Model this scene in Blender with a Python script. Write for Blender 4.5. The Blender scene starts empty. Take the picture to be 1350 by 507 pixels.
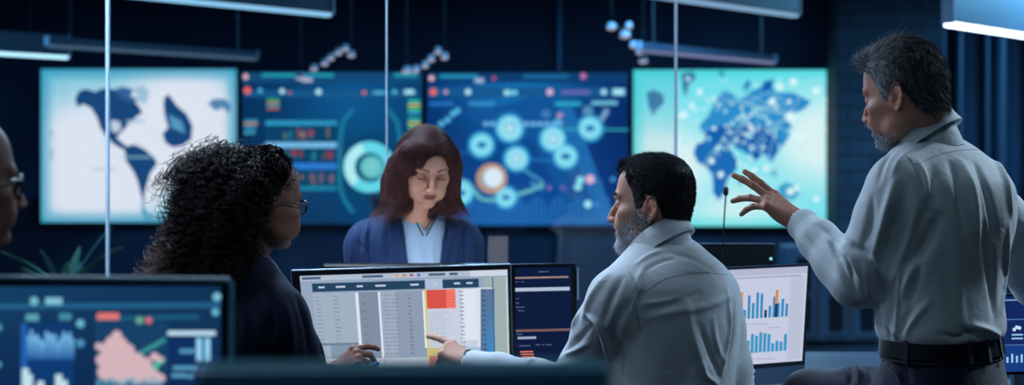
"""Control room scene"""
import bpy, math, random
import numpy as np
from mathutils import Vector, Matrix
from mathutils.bvhtree import BVHTree

# ------------------------------------------------------------------ camera frame
FPX, CX, HY, CZ = 1900.0, 675.0, 212.0, 1.35      # focal length in px, principal column, horizon row, camera height
def P(px, py, d):
    """the point seen at pixel (px, py) at distance d from the camera"""
    return np.array([(px - CX) / FPX * d, d, CZ + (HY - py) / FPX * d])
def lin(c):
    """sRGB 0-255 -> linear"""
    return tuple((v / 255 / 12.92) if v / 255 <= .04045 else ((v / 255 + .055) / 1.055) ** 2.4 for v in c[:3])

# ------------------------------------------------------------------ scene helpers
SC = bpy.context.scene
COL = SC.collection
def tag(o, label=None, cat=None, group=None, kind=None):
    if label: o['label'] = label
    if cat: o['category'] = cat
    if group: o['group'] = group
    if kind: o['kind'] = kind
    return o
def empty(name, loc=(0, 0, 0), label=None, cat=None, group=None, kind=None, rz=0):
    o = bpy.data.objects.new(name, None)
    o.location = loc; o.rotation_euler = (0, 0, rz)
    o.empty_display_size = .1
    COL.objects.link(o)
    return tag(o, label, cat, group, kind)
def link(name, me, mat=None, parent=None, world=True):
    """link a mesh given in world coordinates; under a parent its coordinates are kept"""
    o = bpy.data.objects.new(name, me)
    COL.objects.link(o)
    if mat is not None and len(me.materials) == 0: me.materials.append(mat)
    if parent is not None:
        o.parent = parent
        if world:
            o.matrix_parent_inverse = WM(parent).inverted()
    return o
def WM(o):
    m = Matrix.LocRotScale(o.location, o.rotation_euler, o.scale)
    return WM(o.parent) @ o.matrix_parent_inverse @ m if o.parent else m
def mesh_np(name, V, F, smooth=True, col=None):
    """mesh from numpy verts and a list / array of faces"""
    me = bpy.data.meshes.new(name)
    V = np.asarray(V, np.float32)
    if isinstance(F, np.ndarray):
        n = F.shape[1]; nf = len(F)
        me.vertices.add(len(V)); me.vertices.foreach_set('co', V.ravel())
        me.loops.add(nf * n); me.loops.foreach_set('vertex_index', F.astype(np.int32).ravel())
        me.polygons.add(nf)
        me.polygons.foreach_set('loop_start', np.arange(0, nf * n, n, dtype=np.int32))
        me.update(calc_edges=True)
        me.validate()
    else:
        me.from_pydata([tuple(map(float, v)) for v in V], [], [tuple(map(int, f)) for f in F])
    if smooth:
        me.polygons.foreach_set('use_smooth', np.ones(len(me.polygons), bool))
    if col is not None:
        a = me.color_attributes.new('col', 'FLOAT_COLOR', 'POINT')
        c = np.ones((len(V), 4), np.float32); c[:, :3] = col
        a.data.foreach_set('color', c.ravel())
    me.update()
    return me

class MB:
    """collects boxes, tubes, prisms into ONE mesh"""
    def __init__(s): s.v = []; s.f = []
    def add(s, V, F):
        n = len(s.v); s.v += [tuple(map(float, p)) for p in V]; s.f += [tuple(i + n for i in f) for f in F]; return s
    def box(s, c, h, bev=0, R=None):
        """box centre c, half sizes h, chamfered on its edges by bev"""
        hx, hy, hz = h; R = np.eye(3) if R is None else np.asarray(R)
        b = min(bev, hx * .9, hy * .9, hz * .9)
        if b <= 0:
            V = [(x, y, z) for x in (-hx, hx) for y in (-hy, hy) for z in (-hz, hz)]
            F = [(0, 1, 3, 2), (4, 6, 7, 5), (0, 4, 5, 1), (2, 3, 7, 6), (0, 2, 6, 4), (1, 5, 7, 3)]
        else:
            V = []; idx = {}
            for sx in (-1, 1):
                for sy in (-1, 1):
                    for sz in (-1, 1):
                        for a in range(3):
                            p = [sx * (hx - b), sy * (hy - b), sz * (hz - b)]
                            p[a] = (sx * hx, sy * hy, sz * hz)[a]
                            idx[(sx, sy, sz, a)] = len(V); V.append(tuple(p))
            F = []
            for a in range(3):
                o1, o2 = (a + 1) % 3, (a + 2) % 3
                for sg in (-1, 1):
                    q = []
                    for (u, w) in ((-1, -1), (1, -1), (1, 1), (-1, 1)):
                        k = [0, 0, 0]; k[a] = sg; k[o1] = u; k[o2] = w
                        q.append(idx[(*k, a)])
                    F.append(tuple(q if sg > 0 else q[::-1]))
            for a in range(3):                        # edges along axis a
                o1, o2 = (a + 1) % 3, (a + 2) % 3
                for u in (-1, 1):
                    for w in (-1, 1):
                        k0 = [0, 0, 0]; k1 = [0, 0, 0]; k0[a] = -1; k1[a] = 1
                        for k in (k0, k1): k[o1] = u; k[o2] = w
                        q = (idx[(*k0, o1)], idx[(*k1, o1)], idx[(*k1, o2)], idx[(*k0, o2)])
                        F.append(q if u * w < 0 else q[::-1])
            for sx in (-1, 1):
                for sy in (-1, 1):
                    for sz in (-1, 1):
                        q = tuple(idx[(sx, sy, sz, a)] for a in range(3))
                        F.append(q if sx * sy * sz > 0 else q[::-1])
        return s.add(np.asarray(V) @ R.T + np.asarray(c), F)
    def tube(s, pts, r, n=10, caps=True, flat=None):
        pts = [np.asarray(p, float) for p in pts]; m = len(pts)
        rr = [r] * m if np.isscalar(r) else list(r)
        t = [pts[min(i + 1, m - 1)] - pts[max(i - 1, 0)] for i in range(m)]
        t = [v / (np.linalg.norm(v) + 1e-9) for v in t]
        up = np.array([0, 0, 1.]) if abs(t[0][2]) < .9 else np.array([1., 0, 0])
        u = np.cross(t[0], up); u /= np.linalg.norm(u); V = []; F = []
        for i in range(m):
            u = u - t[i] * u.dot(t[i]); u /= np.linalg.norm(u) + 1e-9
            w = np.cross(t[i], u)
            for k in range(n):
                a = 2 * math.pi * k / n
                V.append(pts[i] + rr[i] * (math.cos(a) * u + math.sin(a) * w))
        for i in range(m - 1):
            for k in range(n):
                a, b = i * n + k, i * n + (k + 1) % n
                F.append((a, b, b + n, a + n))
        if caps:
            F.append(tuple(range(n))[::-1]); F.append(tuple((m - 1) * n + k for k in range(n)))
        return s.add(V, F)
    def lathe(s, prof, c=(0, 0, 0), n=24, R=None):
        R = np.eye(3) if R is None else np.asarray(R); V = []; F = []; m = len(prof)
        for (r, z) in prof:
            for k in range(n):
                a = 2 * math.pi * k / n; V.append((r * math.cos(a), r * math.sin(a), z))
        for i in range(m - 1):
            for k in range(n):
                a, b = i * n + k, i * n + (k + 1) % n
                F.append((a, b, b + n, a + n))
        F.append(tuple(range(n))[::-1]); F.append(tuple((m - 1) * n + k for k in range(n)))
        return s.add(np.asarray(V) @ R.T + np.asarray(c), F)
    def build(s, name, mat, parent=None, smooth=False):
        me = mesh_np(name, s.v, s.f, smooth=False)
        if smooth:
            me.polygons.foreach_set('use_smooth', np.ones(len(me.polygons), bool))
            me.set_sharp_from_angle(angle=math.radians(42))
        return link(name, me, mat, parent)
def basis(x=None, z=None, y=None):
    """3x3 whose columns are the local axes"""
    def n(v): v = np.asarray(v, float); return v / np.linalg.norm(v)
    if x is not None and z is not None:
        X = n(x); Z = n(z); Z = n(Z - X * X.dot(Z)); Y = np.cross(Z, X)
    elif y is not None and z is not None:
        Y = n(y); Z = n(z); Z = n(Z - Y * Y.dot(Z)); X = np.cross(Y, Z)
    return np.stack([X, Y, Z], 1)
def rotz(a): c, s = math.cos(a), math.sin(a); return np.array([[c, -s, 0], [s, c, 0], [0, 0, 1.]])
def roty(a): c, s = math.cos(a), math.sin(a); return np.array([[c, 0, s], [0, 1., 0], [-s, 0, c]])
def rotx(a): c, s = math.cos(a), math.sin(a); return np.array([[1., 0, 0], [0, c, -s], [0, s, c]])
D2R = math.pi / 180

# ------------------------------------------------------------------ noise
_rng = np.random.RandomState(7)
_perm = _rng.permutation(256).astype(np.int32); _perm = np.concatenate([_perm, _perm])
_grad = _rng.normal(size=(256, 3)); _grad /= np.linalg.norm(_grad, axis=1)[:, None]
def noise3(p):
    p = np.asarray(p, float); i = np.floor(p).astype(int); f = p - i; u = f * f * f * (f * (f * 6 - 15) + 10)
    i &= 255; out = 0
    for dx in (0, 1):
        for dy in (0, 1):
            for dz in (0, 1):
                h = _perm[_perm[_perm[(i[:, 0] + dx) & 255] + ((i[:, 1] + dy) & 255)] + ((i[:, 2] + dz) & 255)]
                g = _grad[h]
                d = (f[:, 0] - dx) * g[:, 0] + (f[:, 1] - dy) * g[:, 1] + (f[:, 2] - dz) * g[:, 2]
                w = (u[:, 0] if dx else 1 - u[:, 0]) * (u[:, 1] if dy else 1 - u[:, 1]) * (u[:, 2] if dz else 1 - u[:, 2])
                out = out + w * d
    return out * 1.6

# ------------------------------------------------------------------ implicit surfaces
def axis(lo, hi, h, fine=()):
    """coordinates from lo to hi, spacing h, finer inside the (a, b, h2) ranges"""
    out = [lo]
    while out[-1] < hi:
        x = out[-1]; st = h
        for (a, b, h2) in fine:
            if a <= x < b: st = min(st, h2)
            elif x < a: st = min(st, max(h2, (a - x) * .5 + h2))
        out.append(x + st)
    return np.array(out, np.float32)
def smin(a, b, k):
    if k <= 0: return np.minimum(a, b)
    h = np.maximum(k - np.abs(a - b), 0) / k
    return np.minimum(a, b) - h * h * k * .25
class Field:
    BAND = .03
    def __init__(s, xs, ys, zs):
        s.a = (xs, ys, zs); s.F = np.full((len(xs), len(ys), len(zs)), s.BAND, np.float32)
    def _sub(s, lo, hi, k):
        sl = []; co = []
        for ax in range(3):
            A = s.a[ax]; m = k + s.BAND * .6
            i0 = max(int(np.searchsorted(A, lo[ax] - m)) - 1, 0); i1 = min(int(np.searchsorted(A, hi[ax] + m)) + 1, len(A))
            if i1 <= i0: return None, None
            sl.append(slice(i0, i1)); co.append(A[i0:i1])
        return tuple(sl), np.meshgrid(*co, indexing='ij')
    def _apply(s, lo, hi, fn, k, op):
        sl, G = s._sub(lo, hi, k)
        if sl is None: return
        d = fn(*G).astype(np.float32); F = s.F[sl]
        if op == 'add': s.F[sl] = smin(F, d, k)
        elif op == 'sub': s.F[sl] = -smin(-F, d, k)
        elif op == 'and': s.F[sl] = -smin(-F, -d, k)
    def ell(s, c, r, R=None, k=.01, op='add'):
        c = np.asarray(c, float); r = np.asarray(r, float) if not np.isscalar(r) else np.full(3, r)
        R = np.eye(3) if R is None else R; m = np.abs(R) @ r
        def fn(X, Y, Z):
            q = [(X - c[0]) * R[0, i] + (Y - c[1]) * R[1, i] + (Z - c[2]) * R[2, i] for i in range(3)]
            k0 = np.sqrt(sum((q[i] / r[i]) ** 2 for i in range(3))); k1 = np.sqrt(sum((q[i] / r[i] ** 2) ** 2 for i in range(3)))
            return k0 * (k0 - 1) / (k1 + 1e-6)
        s._apply(c - m, c + m, fn, k, op); return s
    def cap(s, a, b, r1, r2=None, k=.01, op='add', R=None, sq=None):
        """rounded cone a-b; with sq=(axis, factor) squashed along a direction"""
        r2 = r1 if r2 is None else r2
        a = np.asarray(a, float); b = np.asarray(b, float)
        m = max(r1, r2) * (max(1, sq[1]) if sq else 1); lo = np.minimum(a, b) - m; hi = np.maximum(a, b) + m
        if sq: ax = np.asarray(sq[0], float); ax = ax / np.linalg.norm(ax); f = 1 / sq[1]
        def fn(X, Y, Z):
            A, B = a, b
            if sq:                       # stretch space along ax about a
                t = ((X - a[0]) * ax[0] + (Y - a[1]) * ax[1] + (Z - a[2]) * ax[2]) * (f - 1)
                X = X + t * ax[0]; Y = Y + t * ax[1]; Z = Z + t * ax[2]
                B = b + ax * ((b - a).dot(ax) * (f - 1))
            d = B - A; L = d.dot(d) + 1e-12
            h = np.clip(((X - A[0]) * d[0] + (Y - A[1]) * d[1] + (Z - A[2]) * d[2]) / L, 0, 1)
            q = np.sqrt((X - A[0] - h * d[0]) ** 2 + (Y - A[1] - h * d[1]) ** 2 + (Z - A[2] - h * d[2]) ** 2)
            o = q - (r1 + (r2 - r1) * h)
            return o * min(1, 1 / f) if sq else o
        s._apply(lo, hi, fn, k, op); return s
    def chain(s, pts, rs, k=.01, **kw):
        for i in range(len(pts) - 1): s.cap(pts[i], pts[i + 1], rs[i], rs[i + 1], k=k, **kw)
        return s
    def column(s, o, R, T, n=2.3, k=.02, op='add', cap=.01):
        """stack of ellipse-like sections. T rows: t, cx, cy, ax_front, ax_back, ay   (local axes R: x front, y left, z along)"""
        o = np.asarray(o, float); T = np.asarray(T, float); T = T[np.argsort(T[:, 0])]; t = T[:, 0]
        L = [];
        for row in T:
            for u in (-1, 1):
                for v in (-1, 1): L.append(o + R @ np.array([row[1] + (row[3] if u > 0 else -row[4]), row[2] + v * row[5], row[0]]))
        L = np.array(L); lo, hi = L.min(0), L.max(0)
        def fn(X, Y, Z):
            q = [(X - o[0]) * R[0, i] + (Y - o[1]) * R[1, i] + (Z - o[2]) * R[2, i] for i in range(3)]
            g = lambda j: np.interp(q[2], t, T[:, j])
            x = q[0] - g(1); y = q[1] - g(2); a = np.where(x > 0, g(3), g(4)); b = g(5)
            rad = np.hypot(x, y) + 1e-6
            e = (np.abs(x / (a + 1e-5)) ** n + np.abs(y / (b + 1e-5)) ** n) ** (1 / n) + 1e-6
            d = rad * (1 - 1 / e)
            d = np.where(rad < 1e-3, -np.minimum(a, b), d)
            c = np.maximum(q[2] - t[-1], t[0] - q[2])
            return -smin(-d, -c, cap)
        s._apply(lo, hi, fn, k, op); return s
    def mesh(s):
        F = s.F; xs, ys, zs = [a.astype(np.float64) for a in s.a]; nx, ny, nz = F.shape
        S = F < 0; acc = []; cells = []; quads = []
        dims = (nx - 1, ny - 1, nz - 1)
        cid = lambda i, j, k: (i * dims[1] + j) * dims[2] + k
        coords = (xs, ys, zs)
        for ax in range(3):
            s0 = [slice(None)] * 3; s1 = [slice(None)] * 3; s0[ax] = slice(0, -1); s1[ax] = slice(1, None)
            A = S[tuple(s0)]; B = S[tuple(s1)]; I = np.nonzero(A != B)
            I = [q for q in I]; J = [q.copy() for q in I]; J[ax] = J[ax] + 1
            f0 = F[tuple(I)].astype(float); f1 = F[tuple(J)].astype(float); t = f0 / (f0 - f1)
            pt = np.stack([coords[q][I[q]] for q in range(3)], 1); pt[:, ax] += t * (coords[ax][J[ax]] - coords[ax][I[ax]])
            o1, o2 = (ax + 1) % 3, (ax + 2) % 3
            ok = (I[o1] >= 1) & (I[o1] < F.shape[o1] - 1) & (I[o2] >= 1) & (I[o2] < F.shape[o2] - 1)
            I = [q[ok] for q in I]; pt = pt[ok]; ins = A[tuple(I)]
            q4 = []
            for (u, v) in ((-1, -1), (0, -1), (0, 0), (-1, 0)):
                K = [q.copy() for q in I]; K[o1] = K[o1] + u; K[o2] = K[o2] + v
                c = cid(*K); q4.append(c); cells.append(c); acc.append(pt)
            q4 = np.stack(q4, 1); q4[~ins] = q4[~ins][:, ::-1]; quads.append(q4)
        cells = np.concatenate(cells); acc = np.concatenate(acc); quads = np.concatenate(quads)
        u, inv = np.unique(cells, return_inverse=True); inv = inv.ravel()
        cnt = np.bincount(inv, minlength=len(u)); V = np.stack([np.bincount(inv, acc[:, q], len(u)) / cnt for q in range(3)], 1)
        Q = np.searchsorted(u, quads)
        return V, Q
def keep_large(V, Q, frac=.02):
    """drop loose crumbs"""
    n = len(V); lab = np.arange(n)
    e = np.concatenate([Q[:, [0, 1]], Q[:, [1, 2]], Q[:, [2, 3]], Q[:, [3, 0]]])
    while True:
        m = np.minimum(lab[e[:, 0]], lab[e[:, 1]]); l2 = lab.copy()
        np.minimum.at(l2, e[:, 0], m); np.minimum.at(l2, e[:, 1], m); l2 = l2[l2]; l2 = l2[l2]
        if (l2 == lab).all(): break
        lab = l2
    u, c = np.unique(lab, return_counts=True); good = u[c > frac * n]; ok = np.isin(lab, good)
    idx = np.cumsum(ok) - 1
    return V[ok], idx[Q[ok[Q[:, 0]]]]
def normals(V, Q):
    fn = np.cross(V[Q[:, 2]] - V[Q[:, 0]], V[Q[:, 3]] - V[Q[:, 1]]) if Q.shape[1] == 4 else np.cross(V[Q[:, 1]] - V[Q[:, 0]], V[Q[:, 2]] - V[Q[:, 0]])
    N = np.zeros_like(V)
    for c in range(Q.shape[1]):
        for a in range(3): N[:, a] += np.bincount(Q[:, c], fn[:, a], len(V))
    return N / (np.linalg.norm(N, axis=1)[:, None] + 1e-12)
def relax(V, Q, it=2, lam=.5):
    e = np.concatenate([Q[:, [0, 1]], Q[:, [1, 2]], Q[:, [2, 3]], Q[:, [3, 0]]]); n = len(V)
    deg = np.bincount(e.ravel(), minlength=n) + 1e-9
    for i in range(it):
        for l in ((lam, -lam * 1.04) if it > 1 else (lam,)):
            S = np.stack([np.bincount(e[:, 0], V[e[:, 1], a], n) + np.bincount(e[:, 1], V[e[:, 0], a], n) for a in range(3)], 1) / deg[:, None]
            V = V + l * (S - V)
    return V
def seg_dist(V, pts):
    """distance of every vertex to a polyline, and the arc parameter 0..1"""
    best = np.full(len(V), 9.); par = np.zeros(len(V)); pts = np.asarray(pts, float)
    L = np.concatenate([[0], np.cumsum(np.linalg.norm(np.diff(pts, axis=0), axis=1))])
    for i in range(len(pts) - 1):
        a, b = pts[i], pts[i + 1]; d = b - a
        h = np.clip((V - a) @ d / (d @ d + 1e-12), 0, 1); q = np.linalg.norm(V - a - h[:, None] * d, axis=1)
        m = q < best; best[m] = q[m]; par[m] = (L[i] + h[m] * (L[i + 1] - L[i])) / L[-1]
    return best, par
def spline(pts, n=8):
    """Catmull-Rom through the points"""
    p = np.asarray(pts, float)
    if len(p) < 3: return np.array([p[0] + (p[-1] - p[0]) * t for t in np.linspace(0, 1, n)])
    q = np.vstack([2 * p[0] - p[1], p, 2 * p[-1] - p[-2]]); out = []
    for i in range(1, len(q) - 2):
        for t in np.linspace(0, 1, n, endpoint=False):
            a, b, c, d = q[i - 1], q[i], q[i + 1], q[i + 2]
            out.append(.5 * (2 * b + (c - a) * t + (2 * a - 5 * b + 4 * c - d) * t * t + (3 * b - a - 3 * c + d) * t ** 3))
    out.append(p[-1]); return np.array(out)
class Surf:
    """a surface under work: fold strokes are laid on it where the camera's rays meet it, then become real relief"""
    def __init__(s, V, Q): s.V, s.Q = V, Q; s.bvh = BVHTree.FromPolygons([tuple(v) for v in V], Q.tolist())
    def hit(s, px, py):
        o = Vector((0, 0, CZ)); d = Vector(P(px, py, 1.) - np.array([0, 0, CZ])).normalized()
        h = s.bvh.ray_cast(o, d)
        return None if h[0] is None else (np.array(h[0]), np.array(h[1]))
    def near(s, p): h = s.bvh.find_nearest(Vector(p)); return np.array(h[0]), np.array(h[1])
    def line(s, pix, off=0., n=6):
        out = []
        for (x, y) in spline([(a, b) for a, b in pix], n)[:, :2]:
            h = s.hit(x, y)
            if h is not None: out.append(h[0] + h[1] * off)
        return out
    def fold(s, strokes):
        """strokes: (pixels, amplitude, width)  ridge if > 0, furrow if < 0; fades to both ends"""
        N = normals(s.V, s.Q); D = np.zeros(len(s.V))
        for (pix, amp, w) in strokes:
            pts = s.line(pix)
            if len(pts) < 2: continue
            pts = [q for i, q in enumerate(pts) if i == 0 or np.linalg.norm(q - pts[i - 1]) < .12]
            if len(pts) < 2: continue
            d, t = seg_dist(s.V, pts); D += 1.45 * amp * np.exp(-(d / (w * .85)) ** 2) * (np.sin(np.pi * np.clip(t * .9 + .05, 0, 1)) ** .6)
        s.V = s.V + N * D[:, None]; return s
# ------------------------------------------------------------------ heads
class Frame:
    """head frame: origin between the eyes' level and the ears, x forward, y left, z up"""
    def __init__(s, o, yaw, pitch=0, roll=0, sc=1.): 
        s.o = np.asarray(o, float); s.s = sc
        s.R = rotz(yaw * D2R) @ roty(pitch * D2R) @ rotx(roll * D2R)
    def p(s, *l): return s.o + s.R @ (np.asarray(l, float) * s.s)
    def d(s, *l): return s.R @ np.asarray(l, float)
    def inv(s, V): return ((np.asarray(V) - s.o) @ s.R) / s.s
HEAD_T = dict(  # z, front x, back x, half width
    m=[(.121, -.006, -.014, .006), (.117, .026, -.042, .030), (.108, .048, -.064, .049), (.092, .069, -.083, .063), (.070, .083, -.095, .0725), (.045, .090, -.100, .077),
       (.026, .0935, -.101, .0775), (.012, .0900, -.100, .0765), (0, .0850, -.098, .0750), (-.015, .0850, -.093, .0735), (-.030, .0870, -.087, .0715), (-.045, .0890, -.078, .068),
       (-.060, .0885, -.062, .0635), (-.075, .0860, -.040, .0585), (-.088, .0850, -.018, .0515), (-.100, .0835, .006, .042), (-.110, .078, .028, .031), (-.117, .066, .046, .018)])
def smooth_table(T, n=5):
    T = np.asarray(T, float); T = T[np.argsort(T[:, 0])]; T = spline(T, n); T[:, 3:] = np.maximum(T[:, 3:], .001); return T
def head(F, fr, nose=1., jaw=1., fem=0, lids=.0, ears=(1, 1), neck_to=None, neck_r=.058, brow=1., mouth=0., nosew=1., back=1., top=1.):
    s = fr.s; R = fr.R
    T = []
    for (z, f, b, w) in HEAD_T['m']:
        b *= back if z > -.05 else 1
        z = z if z < .03 else .03 + (z - .03) * top
        if z < -.05:
            w = w * (1 + (jaw - 1) * min(1, (-.05 - z) / .03)); 
        if fem and z < -.02: w *= 1 - .13 * min(1, (-.02 - z) / .05); f -= .003 * min(1, (-.02 - z) / .03)
        c = b + (f - b) * .46; T.append((z * s, c * s, 0, (f - c) * s, (c - b) * s, w * s))
    T = smooth_table(T)
    F.column(fr.o, R, T, n=2.25, k=.0, cap=.012 * s)
    E = lambda c, r, k=.008, op='add', L=None: F.ell(fr.p(*c), np.asarray(r) * s, R if L is None else R @ L, k * s, op)
    C = lambda a, b, r1, r2, k=.008, op='add', sq=None: F.cap(fr.p(*a), fr.p(*b), r1 * s, r2 * s, k * s, op, sq=(fr.d(*sq[0]), sq[1]) if sq else None)
    for y in (-1, 1):                              # temples in, cheekbones out, jaw angle
        E((.070, y * (.078 + .004 * fem), .030), (.030, .010, .026), .02, 'sub')
        E((.056, y * (.045 - .004 * fem), -.024), (.025, .021, .017), .024)
        E((.075, y * .036, -.060), (.016, .014, .022), .02)
        E((.018, y * (.052 - .008 * fem) * jaw, -.072), (.026, .013, .018), .02)
        if not fem: E((.066, y * .073, -.060), (.018, .007, .018), .022, 'sub')
        else: E((.045, y * .036, -.060), (.030, .020, .030), .02)
        C((.094, y * .008, .019), (.076, y * .046, .020), .0075 * brow, .006 * brow, .014)        # brow ridge
        E((.098, y * .031, -.002), (.017, .019, .0125), .012, 'sub')                 # socket
        e = (.0755, y * .0315, -.002)
        E(e, (.0128,) * 3, .004)                                                     # eyeball
        # lids
        E((e[0] + .0008, e[1], e[2]), (.0142,) * 3, .004)
        if lids < .9:
            E((e[0] + .012, e[1], e[2] - .0015 - .002 * lids), (.008, .0115, .0045 * (1 - lids)), .001, 'sub')
            E(e, (.0128,) * 3, .0005)
        C((.086, y * .018, -.030), (.081, y * .034, -.050), .008, .007, .016)        # cheek beside nose
    # nose
    n = nose
    C((.0885, 0, .010), (.0985 + .006 * n, 0, -.020), .0062, .0072, .010)
    C((.0985 + .006 * n, 0, -.020), (.1055 + .0095 * n, 0, -.0385), .0072, .0088 * nosew, .008)
    for y in (-1, 1):
        E((.1000 + .004 * n, y * .0118 * nosew, -.0415), (.0105, .0068, .0072), .007)
        E((.1035 + .004 * n, y * .0068, -.0490), (.0052, .0030, .0040), .002, 'sub')
    E((.101 + .003 * n, 0, -.045), (.012, .005, .005), .005)
    # mouth
    E((.0865, 0, -.064), (.0120, .026, .018), .014)                                   # muzzle
    C((.0957, 0, -.0598), (.0860, .020, -.0655), .0046, .0022, .005); C((.0955, 0, -.0595), (.0860, -.020, -.0655), .0046, .0022, .005)
    C((.0950, .006, -.0725), (.0860, .018, -.0675), .0060, .0024, .005); C((.0950, -.006, -.0725), (.0860, -.018, -.0675), .0056, .0024, .005)
    C((.1010, 0, -.0665), (.0890, .024, -.0668), .0011, .0008, .003, 'sub'); C((.1010, 0, -.0665), (.0890, -.024, -.0668), .0011, .0008, .003, 'sub')
    E((.098, 0, -.0835), (.008, .022, .005), .008, 'sub')                             # under the lip
    E((.0800 - .004 * fem, 0, -.099), (.0155, .021, .0145), .014)                     # chin
    for y, on in zip((1, -1), ears):
        if not on: continue
        L = np.stack([np.array([math.cos(.42), -y * math.sin(.42), 0]), np.array([y * math.sin(.42), math.cos(.42), 0]) * y, np.array([0, 0, 1.])], 1)
        L = L @ roty(-.14)
        o = np.array([-.013, y * .0800, -.014])
        q = lambda u, v, w=0.: tuple(o + L @ np.array([u, y * w if y > 0 else w * 1., v]))
        out = -1 if y < 0 else 1
        q = lambda u, v, w=0.: tuple(o + L[:, 0] * u + L[:, 2] * v + np.array([-math.sin(.42) * 0, y * 1., 0]) * w)
        F.ell(fr.p(*q(-.003, .001, -.001)), np.array([.0165, .0036, .0275]) * s, R @ L, .003 * s)
        rim = [(.013, .004), (.014, .016), (.008, .0275), (-.003, .0325), (-.014, .0290), (-.0200, .016), (-.0190, .001), (-.0130, -.012), (-.006, -.022), (.002, -.0285)]
        F.chain([fr.p(*q(a, b, .0015)) for a, b in rim], [.0026 * s, .003 * s] + [.0034 * s] * 6 + [.003 * s, .004 * s], k=.0022 * s)
        F.chain([fr.p(*q(a, b, .0015)) for a, b in [(.000, .020), (-.010, .012), (-.0115, -.001), (-.004, -.015), (.008, -.0165)]], [.0024 * s] * 5, k=.003 * s)
        F.ell(fr.p(*q(.003, -.003, .0045)), np.array([.0088, .006, .0110]) * s, R @ L, .002 * s, 'sub')
        F.ell(fr.p(*q(.0125, -.006, .001)), .0040 * s, R, .003 * s)
        F.ell(fr.p(*q(.004, -.0275, .0005)), np.array([.0078, .0042, .0085]) * s, R @ L, .003 * s)
        F.ell(fr.p(.000, y * .071, -.014), np.array([.014, .010, .022]) * s, R, .008 * s)   # root of the ear
    if neck_to is not None:
        a = fr.p(-.030, 0, -.045)
        F.cap(a, neck_to, neck_r * s, neck_r * 1.0, k=.018 * s)
        if not fem: F.cap(fr.p(.030, 0, -.085), np.asarray(neck_to) + fr.d(.025, 0, -.02), .026 * s, .026, k=.025 * s)
def blob(V, c, r, p=2., soft=.25):
    """1 inside an ellipsoid, fading to 0"""
    q = (np.abs((V - np.asarray(c)) / np.asarray(r)) ** p).sum(1) ** (1 / p)
    return np.clip((1 + soft - q) / (2 * soft), 0, 1)
def mix(c, d, w): return c * (1 - w[:, None]) + np.asarray(d) * w[:, None]
def skin_cols(V, fr, base, lip=(150, 85, 80), browc=(40, 32, 30), beard=None, iris=(60, 45, 35), lids=0., closed=False, browt=1., warm=1.):
    L = fr.inv(V); b = np.array(lin(base)); C = np.tile(b, (len(V), 1))
    near = (np.abs(L) < .16).all(1)
    red = b * np.array([1.15, .78, .72])
    for y in (-1, 1):
        C = mix(C, red, .45 * warm * blob(L, (-.010, y * .082, -.012), (.03, .014, .04), soft=.4))
        C = mix(C, red, .30 * warm * blob(L, (.075, y * .045, -.030), (.025, .02, .02), soft=.8))
    C = mix(C, red, .35 * warm * blob(L, (.115, 0, -.040), (.02, .02, .016), soft=.7))
    m = np.maximum(blob(L, (.096, 0, -.0610), (.02, .0225, .0058), soft=.15), blob(L, (.096, 0, -.0720), (.02, .0205, .0062), soft=.15)) * (L[:, 0] > .07)
    C = mix(C, lin(lip), m * .8)
    C = mix(C, np.array(lin(lip)) * .25, blob(L, (.096, 0, -.0666), (.03, .023, .0011), soft=.5) * (L[:, 0] > .07))
    n = (noise3(L * 260) * .5 + .5)
    for y in (-1, 1):
        t = np.clip((L[:, 1] * y - .012) / .040, 0, 1)
        zc = .0215 + .0065 * np.sin(t * 2.3) - .004 * t
        hw = .0042 * browt * (1 - .55 * t)
        w = np.clip((hw - np.abs(L[:, 2] - zc)) / .0016 + .5, 0, 1) * ((L[:, 1] * y > .011) & (L[:, 1] * y < .053)) * (L[:, 0] > .05)
        C = mix(C, lin(browc), w * (.55 + .4 * n))
        e = np.array((.0755, y * .0315, -.002))
        de = np.linalg.norm(L - e, axis=1)
        if not closed:
            on = (de < .0133) & (L[:, 0] > .078)
            C = np.where(on[:, None], np.array(lin((205, 200, 200))), C)
            g = np.linalg.norm((L - e - np.array([.011, 0, -.003 * lids])) * np.array([.3, 1, 1]), axis=1)
            C = mix(C, lin(iris), np.clip((.0062 - g) / .001 + .5, 0, 1) * on)
            C = mix(C, (0.005,) * 3, np.clip((.0026 - g) / .0008 + .5, 0, 1) * on)
            ed = (np.abs(de - .0138) < .0006) & (L[:, 0] > .079) & (L[:, 2] > -.004)
            C = mix(C, lin((45, 30, 28)), ed * .5)
        else:
            on = np.clip((.0022 - np.abs(L[:, 2] - (-.0075 + 12 * (L[:, 1] * y - .0315) ** 2))) / .0012 + .5, 0, 1) * (np.abs(L[:, 1] * y - .0315) < .0145) * (L[:, 0] > .07)
            C = mix(C, lin((22, 14, 14)), on * .95)
            C = mix(C, b * .45, .6 * blob(L, (.088, y * .0315, .004), (.012, .016, .006), soft=.5))
    if beard is not None:
        bc, cover = beard
        w = beard_mask(L) * cover
        C = mix(C, lin(bc), np.clip(w * (.6 + .5 * n), 0, 1))
    return np.where(near[:, None], C, b), near
def beard_mask(L, sides=1.):
    chin = blob(L, (.070, 0, -.100), (.040, .050, .028), soft=.3)
    jawl = blob(L, (.030, 0, -.085), (.055, .085, .024), soft=.35)
    side = blob(L, (.012, 0, -.045), (.026, .095, .034), soft=.4)
    mous = blob(L, (.100, 0, -.0525), (.024, .028, .0050), soft=.4)
    cheek = blob(L, (.050, 0, -.062), (.030, .09, .016), soft=.5)
    m = np.maximum.reduce([chin, np.maximum.reduce([jawl, side, cheek]) * sides, mous])
    m = m * (1 - blob(L, (.100, 0, -.0665), (.03, .021, .0085), soft=.15)) * (L[:, 2] > -.135)
    return m
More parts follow.
